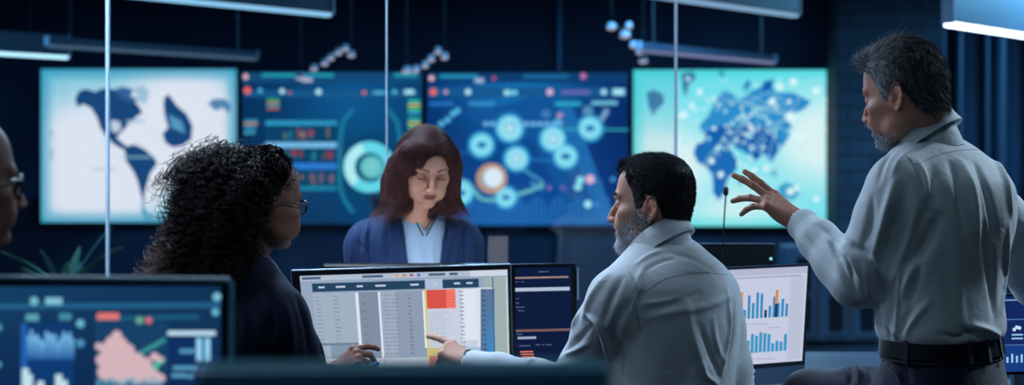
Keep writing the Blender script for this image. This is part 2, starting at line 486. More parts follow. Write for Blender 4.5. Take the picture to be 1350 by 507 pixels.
# ------------------------------------------------------------------ hair: many thin closed strands in one mesh
def tri_sample(V, Q, w, n, rng):
    """n random points on the quads, weighted by area x vertex weight"""
    A = np.linalg.norm(np.cross(V[Q[:, 2]] - V[Q[:, 0]], V[Q[:, 3]] - V[Q[:, 1]]), axis=1) * w[Q].mean(1)
    i = rng.choice(len(Q), n, p=A / A.sum()); u, v = rng.rand(n, 1), rng.rand(n, 1)
    q = V[Q[i]]; N = normals(V, Q)[Q[i]].mean(1)
    return q[:, 0] * (1 - u) * (1 - v) + q[:, 1] * u * (1 - v) + q[:, 2] * u * v + q[:, 3] * (1 - u) * v, N
def strands(Pth, r0, cols, tip=.25, sides=3):
    """Pth (n, m, 3) -> verts, quads, colours; thin tapering tubes"""
    n, m, _ = Pth.shape
    t = np.gradient(Pth, axis=1); t /= np.linalg.norm(t, axis=2)[..., None] + 1e-9
    ref = np.array([.31, .52, .79]); u = np.cross(t, ref); u /= np.linalg.norm(u, axis=2)[..., None] + 1e-9; w = np.cross(t, u)
    rad = (np.asarray(r0).reshape(-1, 1, 1) * (1 - (1 - tip) * np.linspace(0, 1, m) ** 2)[None, :, None])
    V = np.stack([Pth + rad * (math.cos(a) * u + math.sin(a) * w) for a in [2 * math.pi * k / sides for k in range(sides)]], 2)
    base = (np.arange(n)[:, None] * m + np.arange(m - 1)[None, :]) * sides
    Q = np.concatenate([np.stack([base + k, base + (k + 1) % sides, base + (k + 1) % sides + sides, base + k + sides], -1).reshape(-1, 4) for k in range(sides)])
    C = np.repeat(cols, m * sides, axis=0)
    return V.reshape(-1, 3), Q, C
# ------------------------------------------------------------------ hands
def hand(F, w, d, n, side, sc=1., curl=((10, 15, 10),) * 4, splay=(8, 2, -3, -9), thumb=((.55, -.25), 15, 15), lift=(0, 0, 0, 0)):
    """w wrist, d finger direction, n back-of-hand normal, side +1/-1: thumb lies on side*(d x n)"""
    d = np.asarray(d, float); d /= np.linalg.norm(d); n = np.asarray(n, float); n = n - d * n.dot(d); n /= np.linalg.norm(n)
    t = np.cross(d, n) * side; w = np.asarray(w, float); s = sc
    g = lambda a, b, c: w + (d * a + t * b + n * c) * s
    tips = []
    kn = [(.090, .028), (.095, .009), (.090, -.010), (.082, -.027)]
    for i, (a, b) in enumerate(kn):                       # metacarpals make the palm
        F.cap(g(.012, b * .55, -.002), g(a, b, .002), .0135 * s, .0118 * s, k=.012 * s)
    F.ell(g(.045, .0, -.010), np.array([.038, .032, .012]) * s, np.stack([d, t, n], 1), .012 * s)
    F.ell(g(.040, .022, -.013), np.array([.030, .014, .012]) * s, np.stack([d, t, n], 1), .012 * s)
    ln = [(.043, .026, .021), (.047, .030, .022), (.043, .028, .021), (.034, .021, .019)]
    rr = [(.0096, .0085, .0078, .0066), (.0098, .0087, .0079, .0067), (.0093, .0083, .0075, .0064), (.0083, .0074, .0068, .0058)]
    for i in range(4):
        p = g(kn[i][0], kn[i][1], .002); ang = lift[i] * D2R; sp = splay[i] * D2R
        dd = d * math.cos(sp) + t * math.sin(sp)
        F.ell(g(kn[i][0], kn[i][1], .006), .0088 * s, None, .006 * s)
        for j in range(3):
            ang -= curl[i][j] * D2R
            q = p + (dd * math.cos(ang) + n * math.sin(ang)) * ln[i][j] * s
            F.cap(p, q, rr[i][j] * s, rr[i][j + 1] * s, k=.0035 * s); p = q
        tips.append(p)
    (tb, tn), c1, c2 = thumb
    p = g(.016, .020, -.008); v = d * 1. + t * tb + n * tn; v /= np.linalg.norm(v)
    ax = np.cross(v, n) ; ax /= np.linalg.norm(ax)
    q = p + v * .045 * s; F.cap(p, q, .0150 * s, .0118 * s, k=.012 * s)
    for L, r1, r2, c in ((.034, .0112, .0098, c1), (.028, .0100, .0078, c2)):
        a = c * D2R; v = v * math.cos(a) + (-t) * math.sin(a) ; v /= np.linalg.norm(v)
        p = q; q = p + v * L * s; F.cap(p, q, r1 * s, r2 * s, k=.004 * s)
    tips.append(q)
    return tips
# ------------------------------------------------------------------ materials
def newmat(name):
    m = bpy.data.materials.new(name); m.use_nodes = True; nt = m.node_tree
    b = nt.nodes['Principled BSDF'] if 'Principled BSDF' in nt.nodes else nt.nodes.new('ShaderNodeBsdfPrincipled')
    return m, nt, b
def N(nt, t, **kw):
    n = nt.nodes.new('ShaderNode' + t)
    for k, v in kw.items():
        if k.startswith('_'): setattr(n, k[1:], v)
        else: n.inputs[k.replace('__', ' ')].default_value = v
    return n
def pmat(name, col, rough=.5, metal=0, spec=.5, bump=None, emit=None, es=0, var=None, sheen=0, coat=0):
    m, nt, b = newmat(name)
    c = (*lin(col), 1); b.inputs['Base Color'].default_value = c; b.inputs['Roughness'].default_value = rough
    b.inputs['Metallic'].default_value = metal; b.inputs['Specular IOR Level'].default_value = spec
    if sheen: b.inputs['Sheen Weight'].default_value = sheen
    if coat: b.inputs['Coat Weight'].default_value = coat
    if emit: b.inputs['Emission Color'].default_value = (*lin(emit), 1); b.inputs['Emission Strength'].default_value = es
    tc = nt.nodes.new('ShaderNodeTexCoord')
    if var:
        n = N(nt, 'TexNoise', Scale=var[0], Detail=5.); nt.links.new(tc.outputs['Object'], n.inputs['Vector'])
        mx = nt.nodes.new('ShaderNodeMix'); mx.data_type = 'RGBA'
        mx.inputs[6].default_value = c; mx.inputs[7].default_value = (*lin(var[1]), 1)
        rp = nt.nodes.new('ShaderNodeMapRange'); rp.inputs[1].default_value = .35; rp.inputs[2].default_value = .65
        nt.links.new(n.outputs[0], rp.inputs[0]); nt.links.new(rp.outputs[0], mx.inputs[0]); nt.links.new(mx.outputs[2], b.inputs['Base Color'])
    if bump:
        n = N(nt, 'TexNoise', Scale=bump[0], Detail=6.); nt.links.new(tc.outputs['Object'], n.inputs['Vector'])
        bp = N(nt, 'Bump', Strength=bump[1], Distance=bump[2] if len(bump) > 2 else .002); nt.links.new(n.outputs[0], bp.inputs['Height']); nt.links.new(bp.outputs[0], b.inputs['Normal'])
    return m
def attr_mat(name, rough=.5, spec=.5, sss=0, bump=None, sheen=0, aniso=0):
    m, nt, b = newmat(name)
    a = nt.nodes.new('ShaderNodeAttribute'); a.attribute_name = 'col'; nt.links.new(a.outputs['Color'], b.inputs['Base Color'])
    b.inputs['Roughness'].default_value = rough; b.inputs['Specular IOR Level'].default_value = spec
    if sss:
        b.inputs['Subsurface Weight'].default_value = sss; b.inputs['Subsurface Radius'].default_value = (1, .35, .2); b.inputs['Subsurface Scale'].default_value = .006
    if bump:
        tc = nt.nodes.new('ShaderNodeTexCoord'); n = N(nt, 'TexNoise', Scale=bump[0], Detail=4.); nt.links.new(tc.outputs['Object'], n.inputs['Vector'])
        bp = N(nt, 'Bump', Strength=bump[1], Distance=.001); nt.links.new(n.outputs[0], bp.inputs['Height']); nt.links.new(bp.outputs[0], b.inputs['Normal'])
    return m
def glow_attr(name, strength=1.):
    m = bpy.data.materials.new(name); m.use_nodes = True; nt = m.node_tree; nt.nodes.clear()
    a = nt.nodes.new('ShaderNodeAttribute'); a.attribute_name = 'col'; e = N(nt, 'Emission', Strength=strength); o = nt.nodes.new('ShaderNodeOutputMaterial')
    nt.links.new(a.outputs['Color'], e.inputs['Color']); nt.links.new(e.outputs[0], o.inputs[0]); return m
def glow(name, col, st):
    m = bpy.data.materials.new(name); m.use_nodes = True; nt = m.node_tree; nt.nodes.clear()
    e = N(nt, 'Emission', Strength=st); e.inputs['Color'].default_value = (*lin(col), 1); o = nt.nodes.new('ShaderNodeOutputMaterial')
    nt.links.new(e.outputs[0], o.inputs[0]); return m
def cloth_mat(name, col, weave=900, rough=.75, sheen=.2, bump=.25, through=0):
    """woven cloth: fine thread bump plus soft creases"""
    m, nt, b = newmat(name)
    b.inputs['Base Color'].default_value = (*lin(col), 1); b.inputs['Roughness'].default_value = rough; b.inputs['Sheen Weight'].default_value = sheen
    b.inputs['Specular IOR Level'].default_value = .25
    tc = nt.nodes.new('ShaderNodeTexCoord')
    n1 = N(nt, 'TexNoise', Scale=weave, Detail=1.); n2 = N(nt, 'TexNoise', Scale=22., Detail=3., Distortion=1.2)
    nt.links.new(tc.outputs['Object'], n1.inputs['Vector']); nt.links.new(tc.outputs['Object'], n2.inputs['Vector'])
    b1 = N(nt, 'Bump', Strength=.12, Distance=.0004); b2 = N(nt, 'Bump', Strength=bump, Distance=.006)
    nt.links.new(n1.outputs[0], b1.inputs['Height']); nt.links.new(n2.outputs[0], b2.inputs['Height']); nt.links.new(b2.outputs[0], b1.inputs['Normal']); nt.links.new(b1.outputs[0], b.inputs['Normal'])
    return m
# ------------------------------------------------------------------ figures
def hair_line(x):
    return np.interp(x, [-.2, -.055, -.042, -.030, .000, .006, .026, .034, .050, .066, .2], [-.070, -.066, -.045, .004, .020, -.012, -.016, .022, .050, .066, .070])
def scalp_w(L, recede=.0, soft=.008):
    """weight 0..1 of the hairy part of the head; recede draws the temples back"""
    z0 = hair_line(L[:, 0]) + recede * np.exp(-((np.abs(L[:, 1]) - .045) / .018) ** 2) * (L[:, 0] > .03)
    w = np.clip((L[:, 2] - z0) / soft, 0, 1)
    return w * (np.linalg.norm(L - np.array([-.005, 0, .0]), axis=1) < .16)
def cap_from_head(V, Q, fr, thick, recede=0., soft=.012):
    """hair body: the scalp faces lifted off the head by thick(L), fading to nothing at the hairline"""
    L = fr.inv(V); w = scalp_w(L, recede, soft)
    ear = (np.abs(L[:, 1]) > .077) & (L[:, 2] < .03) & (np.abs(L[:, 0] + .01) < .035)
    w = np.where(ear, 0, w)
    keep = (w[Q] > 0).any(1)
    Q2 = Q[keep]; u, inv = np.unique(Q2, return_inverse=True); Q2 = inv.reshape(Q2.shape)
    N_ = normals(V, Q)[u]; Lu = L[u]; wu = w[u]
    V2 = V[u] + N_ * ((thick(Lu) * wu - .0015 * (1 - wu)) * fr.s)[:, None]
    return V2, Q2, wu
def comb_strands(root, N_, fr, comb, length, lift, m, rng, bvh, wave=0., off=.0015, jitter=.25, grav=0.):
    """grow strands from roots: comb(L) gives the local direction, kept outside the surface bvh"""
    n = len(root); P_ = root.copy(); out = [P_.copy()]
    ln = length if not np.isscalar(length) else np.full(n, length)
    ph = rng.rand(n, 1) * 6.28; jt = rng.normal(size=(n, 3)) * jitter; offs = off * (.4 + 1.6 * rng.rand(n))
    side = rng.normal(size=(n, 3))
    for k in range(m - 1):
        L = fr.inv(P_); c = comb(L) @ fr.R.T
        c = c / (np.linalg.norm(c, axis=1)[:, None] + 1e-9)
        d = c + jt + N_ * (lift * (1 - k / m)) + np.array([0, 0, -grav * k / m])
        if wave: 
            # neighbours wave together: phase from position
            d = d + wave * np.sin(ph * .25 + 95 * (root @ np.array([.8, .7, .5]))[:, None] + k * 1.15) * np.cross(c, N_)
        d /= np.linalg.norm(d, axis=1)[:, None] + 1e-9
        P_ = P_ + d * (ln / (m - 1))[:, None]
        if bvh is not None:
            for i in range(n):
                q, nn, _, dist = bvh.find_nearest(P_[i])
                if q is None: continue
                s_ = (P_[i][0] - q[0]) * nn[0] + (P_[i][1] - q[1]) * nn[1] + (P_[i][2] - q[2]) * nn[2]
                if s_ < offs[i]:
                    P_[i] += np.array(nn) * (offs[i] - s_)
        out.append(P_.copy())
    return np.stack(out, 1)
def hair_mesh(parts, name, mat, parent):
    """parts: (V, Q, C) lists into one mesh"""
    V = []; Q = []; C = []; n = 0
    for v, q, c in parts: V.append(v); Q.append(q + n); C.append(c); n += len(v)
    return link(name, mesh_np(name, np.concatenate(V), np.concatenate(Q), col=np.concatenate(C)), mat, parent)
def grey_mix(n, rng, dark, light, frac, jit=.25):
    c = np.tile(np.array(lin(dark)), (n, 1)); m = (rng.rand(n) < frac)[:, None]
    c = np.where(m, np.array(lin(light)), c); return np.clip(c * (1 + jit * rng.normal(size=(n, 1))), 0.002, 1)
def collar(o, R, rx, ry, h=.045, tilt=.0, name='collar', mat=None, parent=None, open_at=.28, stand=.018, spread=.012, point=.03, front_drop=.02):
    """folded shirt collar round a neck. R: x front, y left, z along the neck"""
    Vv = []; Ff = []; n = 56; a0 = open_at; o = np.asarray(o, float)
    for i in range(n + 1):
        a = a0 + (2 * math.pi - 2 * a0) * i / n                       # from the front opening round the back
        fr_ = .5 + .5 * math.cos(a)                                   # 1 at the front
        top = h * (1 - .45 * fr_) - front_drop * fr_ ** 1.5
        edge = min(i, n - i) / n
        drop = top - (h * 1.0 + point * max(0, 1 - edge / .10) + .006 * fr_)
        prof = [(0.0005, -stand - front_drop * fr_), (-.001, top - .002), (.0015, top + .0022), (.0065, top + .0006), (.0085 + spread * .35, (top + drop) / 2), (.0085 + spread, drop), (.0055 + spread, drop - .0005), (.0045 + spread * .3, (top + drop) / 2 - .002), (.004, top - .004), (.0045, -stand - front_drop * fr_)]
        for (dr, z) in prof:
            Vv.append(o + R @ np.array([(rx + dr) * math.cos(a), (ry + dr) * math.sin(a), z]))
    m = 10
    for i in range(n):
        for k in range(m):
            a, b = i * m + k, i * m + (k + 1) % m
            Ff.append((a, b, b + m, a + m))
    Ff.append(tuple(range(m))[::-1]); Ff.append(tuple(n * m + k for k in range(m)))
    me = mesh_np(name, Vv, Ff, smooth=True); me.set_sharp_from_angle(angle=math.radians(60))
    return link(name, me, mat, parent)
def cloth_noise(V, Q, amp, scale, stretch=(1, 1, 1), seed=0, ridged=True):
    p = V * np.asarray(stretch) * scale + seed * 17.3
    p = p + .6 * noise3(p * .5 + 3)[:, None]
    n = noise3(p); 
    if ridged: n = 1 - np.abs(n) * 2.2
    return amp * n
class Fig:
    """joints of a clothed figure; body() and cloth() share them so that cloth lies over the body"""
    def __init__(s, **k): s.__dict__.update(k)
    def torso(s, F, g, k=.03):
        T = [(t, cx, cy, f + g, b + g, w + g) for (t, cx, cy, f, b, w) in s.T]
        F.column(s.o, s.R, smooth_table(T), n=2.2, k=k, cap=.03)
        for sh, on in ((s.shL, 1), (s.shR, 1)):
            F.cap(s.nk + (sh - s.nk) * .25 - s.R[:, 2] * .030, sh + s.R[:, 2] * -.004, .036 + g, .046 + g, k=.05)
            F.cap(s.nk + (sh - s.nk) * .45 - s.R[:, 2] * .07, sh + s.R[:, 2] * -.03, .06 + g, .050 + g, k=.05)
    def arm(s, F, sh, el, wr, r=(.052, .047, .040, .038, .027), k=.02, g=0.):
        m = el + (sh - el) * .5; m2 = el + (wr - el) * .35
        F.chain([sh, m, el, m2, wr], [q + g for q in r], k=k)
# ------------------------------------------------------------------ materials of the place
M_SKIN = attr_mat('skin', .58, .35, .12, (420, .12))
M_HAIR = attr_mat('hair', .6, .25)
M_DARK = pmat('dark_plastic', (16, 20, 28), .35, bump=(300, .05))
M_BEZEL = pmat('monitor_bezel', (12, 15, 22), .28)
M_EDGE = pmat('silver_edge', (150, 165, 180), .3, metal=.8)
M_METAL = pmat('brushed_metal', (120, 130, 140), .35, metal=.9)
M_WALL = pmat('navy_wall', (30, 54, 84), .8, var=(1.2, (22, 44, 70)), bump=(6, .2, .02))
M_CEIL = pmat('dark_ceiling', (14, 20, 30), .9)
M_FLOOR = pmat('dark_floor', (30, 36, 46), .35, var=(3, (24, 30, 40)))
M_DESK = pmat('desk_top', (70, 90, 110), .35, bump=(200, .03))
M_GLOW = glow_attr('screen_glow', 1.)
LAMP = glow('lamp_diffuser', (205, 232, 255), 2.2)
def brick_mat():
    m, nt, b = newmat('painted_blocks')
    tc = nt.nodes.new('ShaderNodeTexCoord'); mp = nt.nodes.new('ShaderNodeMapping'); mp.inputs['Rotation'].default_value = (math.pi / 2, 0, 0)
    br = N(nt, 'TexBrick', Scale=1.); br.inputs['Color1'].default_value = (*lin((52, 72, 92)), 1); br.inputs['Color2'].default_value = (*lin((40, 60, 80)), 1)
    br.inputs['Mortar'].default_value = (*lin((30, 46, 64)), 1); br.inputs['Brick Width'].default_value = .42; br.inputs['Row Height'].default_value = .14; br.inputs['Mortar Size'].default_value = .012
    nt.links.new(tc.outputs['Object'], mp.inputs[0]); nt.links.new(mp.outputs[0], br.inputs['Vector'])
    nz = N(nt, 'TexNoise', Scale=2.5, Detail=6.); nt.links.new(tc.outputs['Object'], nz.inputs['Vector'])
    mx = nt.nodes.new('ShaderNodeMix'); mx.data_type = 'RGBA'; mx.blend_type = 'MULTIPLY'; mx.inputs[0].default_value = .6
    nt.links.new(br.outputs[0], mx.inputs[6]); nt.links.new(nz.outputs[0], mx.inputs[7]); nt.links.new(mx.outputs[2], b.inputs['Base Color'])
    bp = N(nt, 'Bump', Strength=.5, Distance=.01); nt.links.new(br.outputs[1], bp.inputs['Height']); bp.invert = True; nt.links.new(bp.outputs[0], b.inputs['Normal'])
    b.inputs['Roughness'].default_value = .8
    return m
def glass_mat():
    m = bpy.data.materials.new('clear_glass'); m.use_nodes = True; nt = m.node_tree; nt.nodes.clear()
    t = N(nt, 'BsdfTransparent'); t.inputs[0].default_value = (.93, .97, .98, 1); g = N(nt, 'BsdfGlossy', Roughness=.02); f = N(nt, 'Fresnel', IOR=1.35); mx = N(nt, 'MixShader'); o = N(nt, 'OutputMaterial')
    nt.links.new(f.outputs[0], mx.inputs[0]); nt.links.new(t.outputs[0], mx.inputs[1]); nt.links.new(g.outputs[0], mx.inputs[2]); nt.links.new(mx.outputs[0], o.inputs[0]); return m
M_BRICK = brick_mat(); M_GLASS = glass_mat()
# ------------------------------------------------------------------ the room
YB = 13.2
def sbox(name, lo, hi, mat, bev=0, parent=None, kind='structure'):
    lo = np.array(lo); hi = np.array(hi); o = MB().box((lo + hi) / 2, (hi - lo) / 2, bev).build(name, mat, parent)
    if parent is None and kind: o['kind'] = kind
    return o
sbox('floor', (-7, -3, -.1), (8.5, YB + .3, 0), M_FLOOR)
sbox('ceiling', (-7, -3, 3.3), (8.5, YB + .3, 3.4), M_CEIL)
sbox('wall_back', (-7, YB, 0), (8.5, YB + .2, 3.3), M_WALL)
sbox('wall_left', (-7.2, -3, 0), (-7, YB, 3.3), M_WALL)
sbox('wall_right', (8.5, -3, 0), (8.7, YB, 3.3), M_WALL)
sbox('wall_front', (-7, -3.2, 0), (8.5, -3, 3.3), M_WALL)
X = lambda px, d: (px - CX) / FPX * d
Z = lambda py, d: CZ + (HY - py) / FPX * d
o = sbox('column', (X(1104, 12.6), 12.6, 0), (X(1243, 12.6), YB - .01, 3.3), M_BRICK, .01)
# ribbed metal cladding to the right of the column
mb = MB(); x = X(1248, 13.0); i = 0
while x < 6.5:
    w = (.05, .09, .06, .13)[i % 4]; mb.tube([(x, 13.1, .0), (x, 13.1, 3.25)], w * .62, 10); x += w + (.10, .16, .07, .12)[i % 4]; i += 1
o = mb.build('trim_1', pmat('clad_metal', (58, 82, 106), .35, metal=.5), None, True); o['kind'] = 'structure'
# glass partition: four panes, one metre each, with slim metal joints
gw = empty('wall_glass', (X(142, 5), 5, 0), kind='structure')
seams = [X(-605, 5), X(-230, 5), X(142, 5), X(510, 5), X(891, 5)]
for a, b in zip(seams, seams[1:]): sbox('glass_pane', (a + .003, 4.994, .03), (b - .003, 5.006, 3.28), M_GLASS, parent=gw)
M_JOINT = pmat('satin_joint', (190, 215, 235), .35, metal=.25)
for i, a in enumerate(seams): sbox('glass_joint', (a - (.003, .003, .0032, .0018, .004)[i], 4.985, .03), (a + (.003, .003, .0032, .0018, .004)[i], 5.015, 3.28), M_JOINT, .001, parent=gw)
sbox('floor_rail', (seams[0], 4.97, 0), (seams[-1], 5.03, .03), M_METAL, .003, parent=gw); sbox('ceiling_rail', (seams[0], 4.97, 3.28), (seams[-1], 5.03, 3.3), M_METAL, .003, parent=gw)
o = sbox('trim_2', (X(735, 13.1), 13.13, 0), (X(741, 13.1), 13.19, 3.3), pmat('rail_metal', (60, 84, 110), .4, metal=.5), .004)
# ------------------------------------------------------------------ screens: canvases of coloured light
class Plane:
    """a flat display: photo pixels are carried to its plane, content lies a hair in front of the panel"""
    def __init__(s, o, n): s.o = np.asarray(o, float); s.n = np.asarray(n, float) / np.linalg.norm(n)
    def at(s, px, py, off=0.):
        d = P(px, py, 1.) - np.array([0, 0, CZ]); c = np.array([0, 0, CZ]); t = ((s.o + s.n * off - c) @ s.n) / (d @ s.n); return c + d * t
class Canvas:
    def __init__(s, plane, step=.0004, base=.0): s.p = plane; s.v = []; s.f = []; s.c = []; s.k = base; s.st = step
    def poly(s, pts, col, lay=1, cols=None):
        n = len(s.v); off = s.k + s.st * lay
        s.v += [s.p.at(x, y, off) for x, y in pts]; s.f.append(tuple(range(n, n + len(pts)))); s.c += [lin(c) for c in (cols or [col] * len(pts))]; return s
    def rect(s, x0, y0, x1, y1, col, lay=1): return s.poly([(x0, y0), (x1, y0), (x1, y1), (x0, y1)], col, lay)
    def grad(s, x0, y0, x1, y1, fn, nx=12, ny=8, lay=0):
        """smooth picture content: fn(u, v) -> sRGB"""
        n = len(s.v)
        for j in range(ny + 1):
            for i in range(nx + 1):
                s.v.append(s.p.at(x0 + (x1 - x0) * i / nx, y0 + (y1 - y0) * j / ny, s.k + s.st * lay)); s.c.append(lin(fn(i / nx, j / ny)))
        for j in range(ny):
            for i in range(nx): a = n + j * (nx + 1) + i; s.f.append((a, a + 1, a + nx + 2, a + nx + 1))
        return s
    def disc(s, x, y, r, col, lay=2, n=20, ry=None, edge=None):
        ry = ry or r
        pts = [(x + r * math.cos(2 * math.pi * k / n), y + ry * math.sin(2 * math.pi * k / n)) for k in range(n)]
        if edge is None: return s.poly(pts, col, lay)
        m = len(s.v); s.v.append(s.p.at(x, y, s.k + s.st * lay)); s.c.append(lin(col))
        for p in pts: s.v.append(s.p.at(*p, s.k + s.st * lay)); s.c.append(lin(edge))
        for k in range(n): s.f.append((m, m + 1 + k, m + 1 + (k + 1) % n))
        return s
    def ring(s, x, y, r0, r1, col, lay=2, n=28, a0=0, a1=2 * math.pi):
        for k in range(n):
            a, b = a0 + (a1 - a0) * k / n, a0 + (a1 - a0) * (k + 1) / n
            s.poly([(x + r0 * math.cos(a), y + r0 * math.sin(a)), (x + r1 * math.cos(a), y + r1 * math.sin(a)), (x + r1 * math.cos(b), y + r1 * math.sin(b)), (x + r0 * math.cos(b), y + r0 * math.sin(b))], col, lay)
        return s
    def line(s, pts, w, col, lay=2):
        for (a, b), (c, d) in zip(pts, pts[1:]):
            l = math.hypot(c - a, d - b) + 1e-6; nx, ny = -(d - b) / l * w / 2, (c - a) / l * w / 2
            s.poly([(a + nx, b + ny), (c + nx, d + ny), (c - nx, d - ny), (a - nx, b - ny)], col, lay)
        return s
    def text(s, x, y, w, h, col, lay=3, rng=random, wd=None):
        """a run of letter-sized marks"""
        cx = x; ch = h * .62
        while cx < x + w - ch:
            if rng.random() < .15: cx += ch; continue
            k = rng.random(); t = h * .22
            s.rect(cx, y, cx + t, y + h, col, lay)
            if k < .7: s.rect(cx + t, y, cx + ch * .8, y + t, col, lay)
            if k > .3: s.rect(cx + t, y + h - t, cx + ch * .8, y + h, col, lay)
            if .2 < k < .8: s.rect(cx + ch * .6, y, cx + ch * .8, y + h, col, lay)
            cx += ch * 1.15
        return s
    def build(s, name, parent, mat=None):
        me = bpy.data.meshes.new(name); me.from_pydata([tuple(map(float, v)) for v in s.v], [], s.f)
        a = me.color_attributes.new('col', 'FLOAT_COLOR', 'POINT'); a.data.foreach_set('color', np.c_[np.array(s.c), np.ones(len(s.c))].astype(np.float32).ravel()); me.update()
        return link(name, me, mat or M_GLOW, parent)
def lerp(a, b, t): return tuple(a[i] + (b[i] - a[i]) * t for i in range(3))
def bump(u, v, cu, cv, r): return math.exp(-((u - cu) ** 2 + (v - cv) ** 2) / r ** 2)
YS = 13.05
def wall_screen(x0, y0, x1, y1, label):
    t = empty('wall_screen', (X((x0 + x1) / 2, YS), YS, Z((y0 + y1) / 2, YS)), label, 'screen', 'wall screens')
    e = .014
    lo = (X(x0, YS) - e, YS, Z(y1, YS) - e); hi = (X(x1, YS) + e, YS + .07, Z(y0, YS) + e)
    sbox('screen_housing', (lo[0] + .08, YS + .07, lo[2] + .08), (hi[0] - .08, YB - .002, hi[2] - .08), M_DARK, .01, t)
    sbox('screen_panel', lo, hi, M_BEZEL, .006, t)
    return t, Canvas(Plane((0, YS, 0), (0, -1, 0)), .0012, .001)
R1 = random.Random(3)
# world map of light, the Americas
t, c = wall_screen(54, 91, 312, 293, 'wall screen at the far left with a pale world map of the Americas')
c.grad(54, 91, 312, 293, lambda u, v: lerp(lerp((96, 196, 220), (238, 238, 250), min(1, 1.7 * max(bump(u, v, .30, .62, .46), bump(u, v, .72, .38, .40)))), (40, 150, 190), max(0, 1 - 14 * min(u, 1 - u, v * .8, (1 - v) * .8)) * .8), 30, 22)
B1 = (58, 104, 160); B2 = (28, 74, 128)
c.poly([(99, 130), (104, 120), (114, 117), (125, 121), (136, 116), (150, 118), (160, 124), (172, 130), (182, 138), (188, 148), (180, 154), (172, 160), (166, 168), (158, 176), (154, 182), (164, 190), (170, 196), (164, 198), (150, 190), (140, 180), (132, 168), (128, 155), (120, 142), (110, 137), (102, 141)], B2, 1).poly([(146, 158), (158, 160), (160, 170), (152, 176), (146, 170)], (206, 214, 232), 2)
c.poly([(150, 118), (162, 114), (176, 118), (172, 126), (184, 132), (172, 136), (158, 128)], B1, 1).poly([(176, 116), (190, 112), (197, 122), (192, 138), (184, 134), (180, 124)], (170, 200, 225), 1)
c.poly([(164, 194), (176, 190), (190, 196), (204, 208), (207, 216), (198, 228), (194, 242), (190, 256), (192, 270), (186, 258), (182, 240), (176, 226), (166, 212)], B2, 1)
c.poly([(186, 262), (192, 276), (199, 290), (192, 290), (187, 278)], (70, 160, 190), 1)
c.poly([(216, 130), (222, 124), (228, 132), (234, 140), (246, 150), (254, 166), (252, 184), (240, 192), (228, 194), (218, 188), (214, 176), (222, 168), (218, 156), (216, 144)], B2, 1)
c.poly([(222, 150), (240, 160), (244, 176), (226, 168)], (90, 160, 200), 2).poly([(274, 136), (282, 130), (296, 130), (305, 138), (302, 150), (294, 142), (284, 146)], (90, 140, 185), 1)
for q in ((166, 158, 24, 3), (122, 222, 30, 2), (66, 196, 4, 14), (66, 172, 4, 8), (160, 206, 40, 2)): c.rect(q[0], q[1], q[0] + q[2], q[1] + q[3], (150, 195, 215), 2)
c.line([(58, 121), (92, 121)], 1.2, (140, 190, 210)).line([(84, 96), (84, 140)], 1, (150, 195, 215))
c.build('display', t)
# dark dashboard with a big ring gauge
t, c = wall_screen(319, 95, 556, 295, 'dark blue wall screen showing a large cyan ring gauge behind the two women')
DB = (10, 52, 96)
c.grad(319, 95, 556, 295, lambda u, v: lerp(lerp(DB, (16, 92, 150), bump(u, v, .62, .2, .35)), (14, 78, 124), bump(u, v, .8, .7, .4)), 20, 16)
c.rect(319, 95, 556, 109, (22, 78, 124)); c.rect(322, 119, 552, 128, (26, 92, 142))
for x, w in ((345, 52), (380, 20), (400, 40), (520, 30)): c.rect(x, 97, x + w, 101, (40, 170, 190), 2)
c.disc(324, 101, 3.5, (255, 190, 190)).disc(326, 119, 4.5, (255, 110, 90)).disc(372, 120, 3.5, (190, 240, 255)).disc(343, 119, 3, (90, 190, 230)).disc(420, 121, 4, (190, 240, 255)).disc(480, 122, 2.5, (240, 120, 120)).disc(520, 121, 3, (90, 200, 210)).disc(382, 122, 1.8, (240, 110, 130)); c.rect(533, 118, 546, 124, (180, 240, 250), 2).rect(398, 103, 412, 108, (190, 190, 220), 2).rect(492, 120, 508, 124, (90, 190, 220), 2)
for i in range(4): c.rect(352, 130 + 4 * i, 368, 132 + 4 * i, ((60, 200, 140), (220, 170, 80), (60, 190, 200), (230, 110, 90))[i], 2)
for i in range(5): c.rect(322, 158 + 4 * i, 340 - i, 160 + 4 * i, ((60, 190, 220), (240, 160, 90), (70, 180, 220), (60, 150, 200), (90, 210, 220))[i], 2)
for i in range(7): c.rect(538, 132 + 5 * i + (4 if i > 3 else 0), 554, 135 + 5 * i + (4 if i > 3 else 0), ((60, 220, 190), (220, 190, 90), (80, 220, 140), (70, 190, 220))[i % 4], 2)
c.rect(350, 157, 444, 248, (16, 68, 108))
for y, g, a in ((162, (50, 160, 205), 6), (191, (130, 200, 245), 7), (219, (50, 130, 220), 8), (248, (30, 140, 175), 5)): c.rect(350, y - a / 2, 444, y + a / 2, g, 2)
for i in range(60):
    x = R1.uniform(372, 440); y = R1.choice((168, 196, 224, 226)); c.rect(x, y + R1.uniform(0, 8), x + R1.uniform(1, 2), y + R1.uniform(10, 18), R1.choice(((30, 110, 130), (190, 70, 80), (40, 150, 160), (180, 150, 80), (20, 90, 120))), 2)
c.disc(410, 175, 4, (160, 70, 80), 3).disc(434, 204, 5, (150, 60, 80), 3).disc(388, 201, 4, (170, 60, 70), 3)
c.disc(488, 221, 45, (12, 72, 116), 1)
c.ring(487, 220, 19, 34, (110, 224, 242), 3); c.ring(487, 220, 20, 33, (190, 246, 252), 4, a0=2.3, a1=4.4); c.disc(490, 220, 15, (140, 215, 215), 3, edge=(100, 200, 205))
c.ring(488, 221, 17, 20, (12, 90, 130), 3)
for s_ in (-1, 1): c.line([(488 + s_ * 22, 143), (488 + s_ * 36, 160), (488 + s_ * 40, 190), (488 + s_ * 40, 245), (488 + s_ * 34, 264), (488 + s_ * 22, 280)], 5, (32, 128, 160), 2)
c.build('display', t)
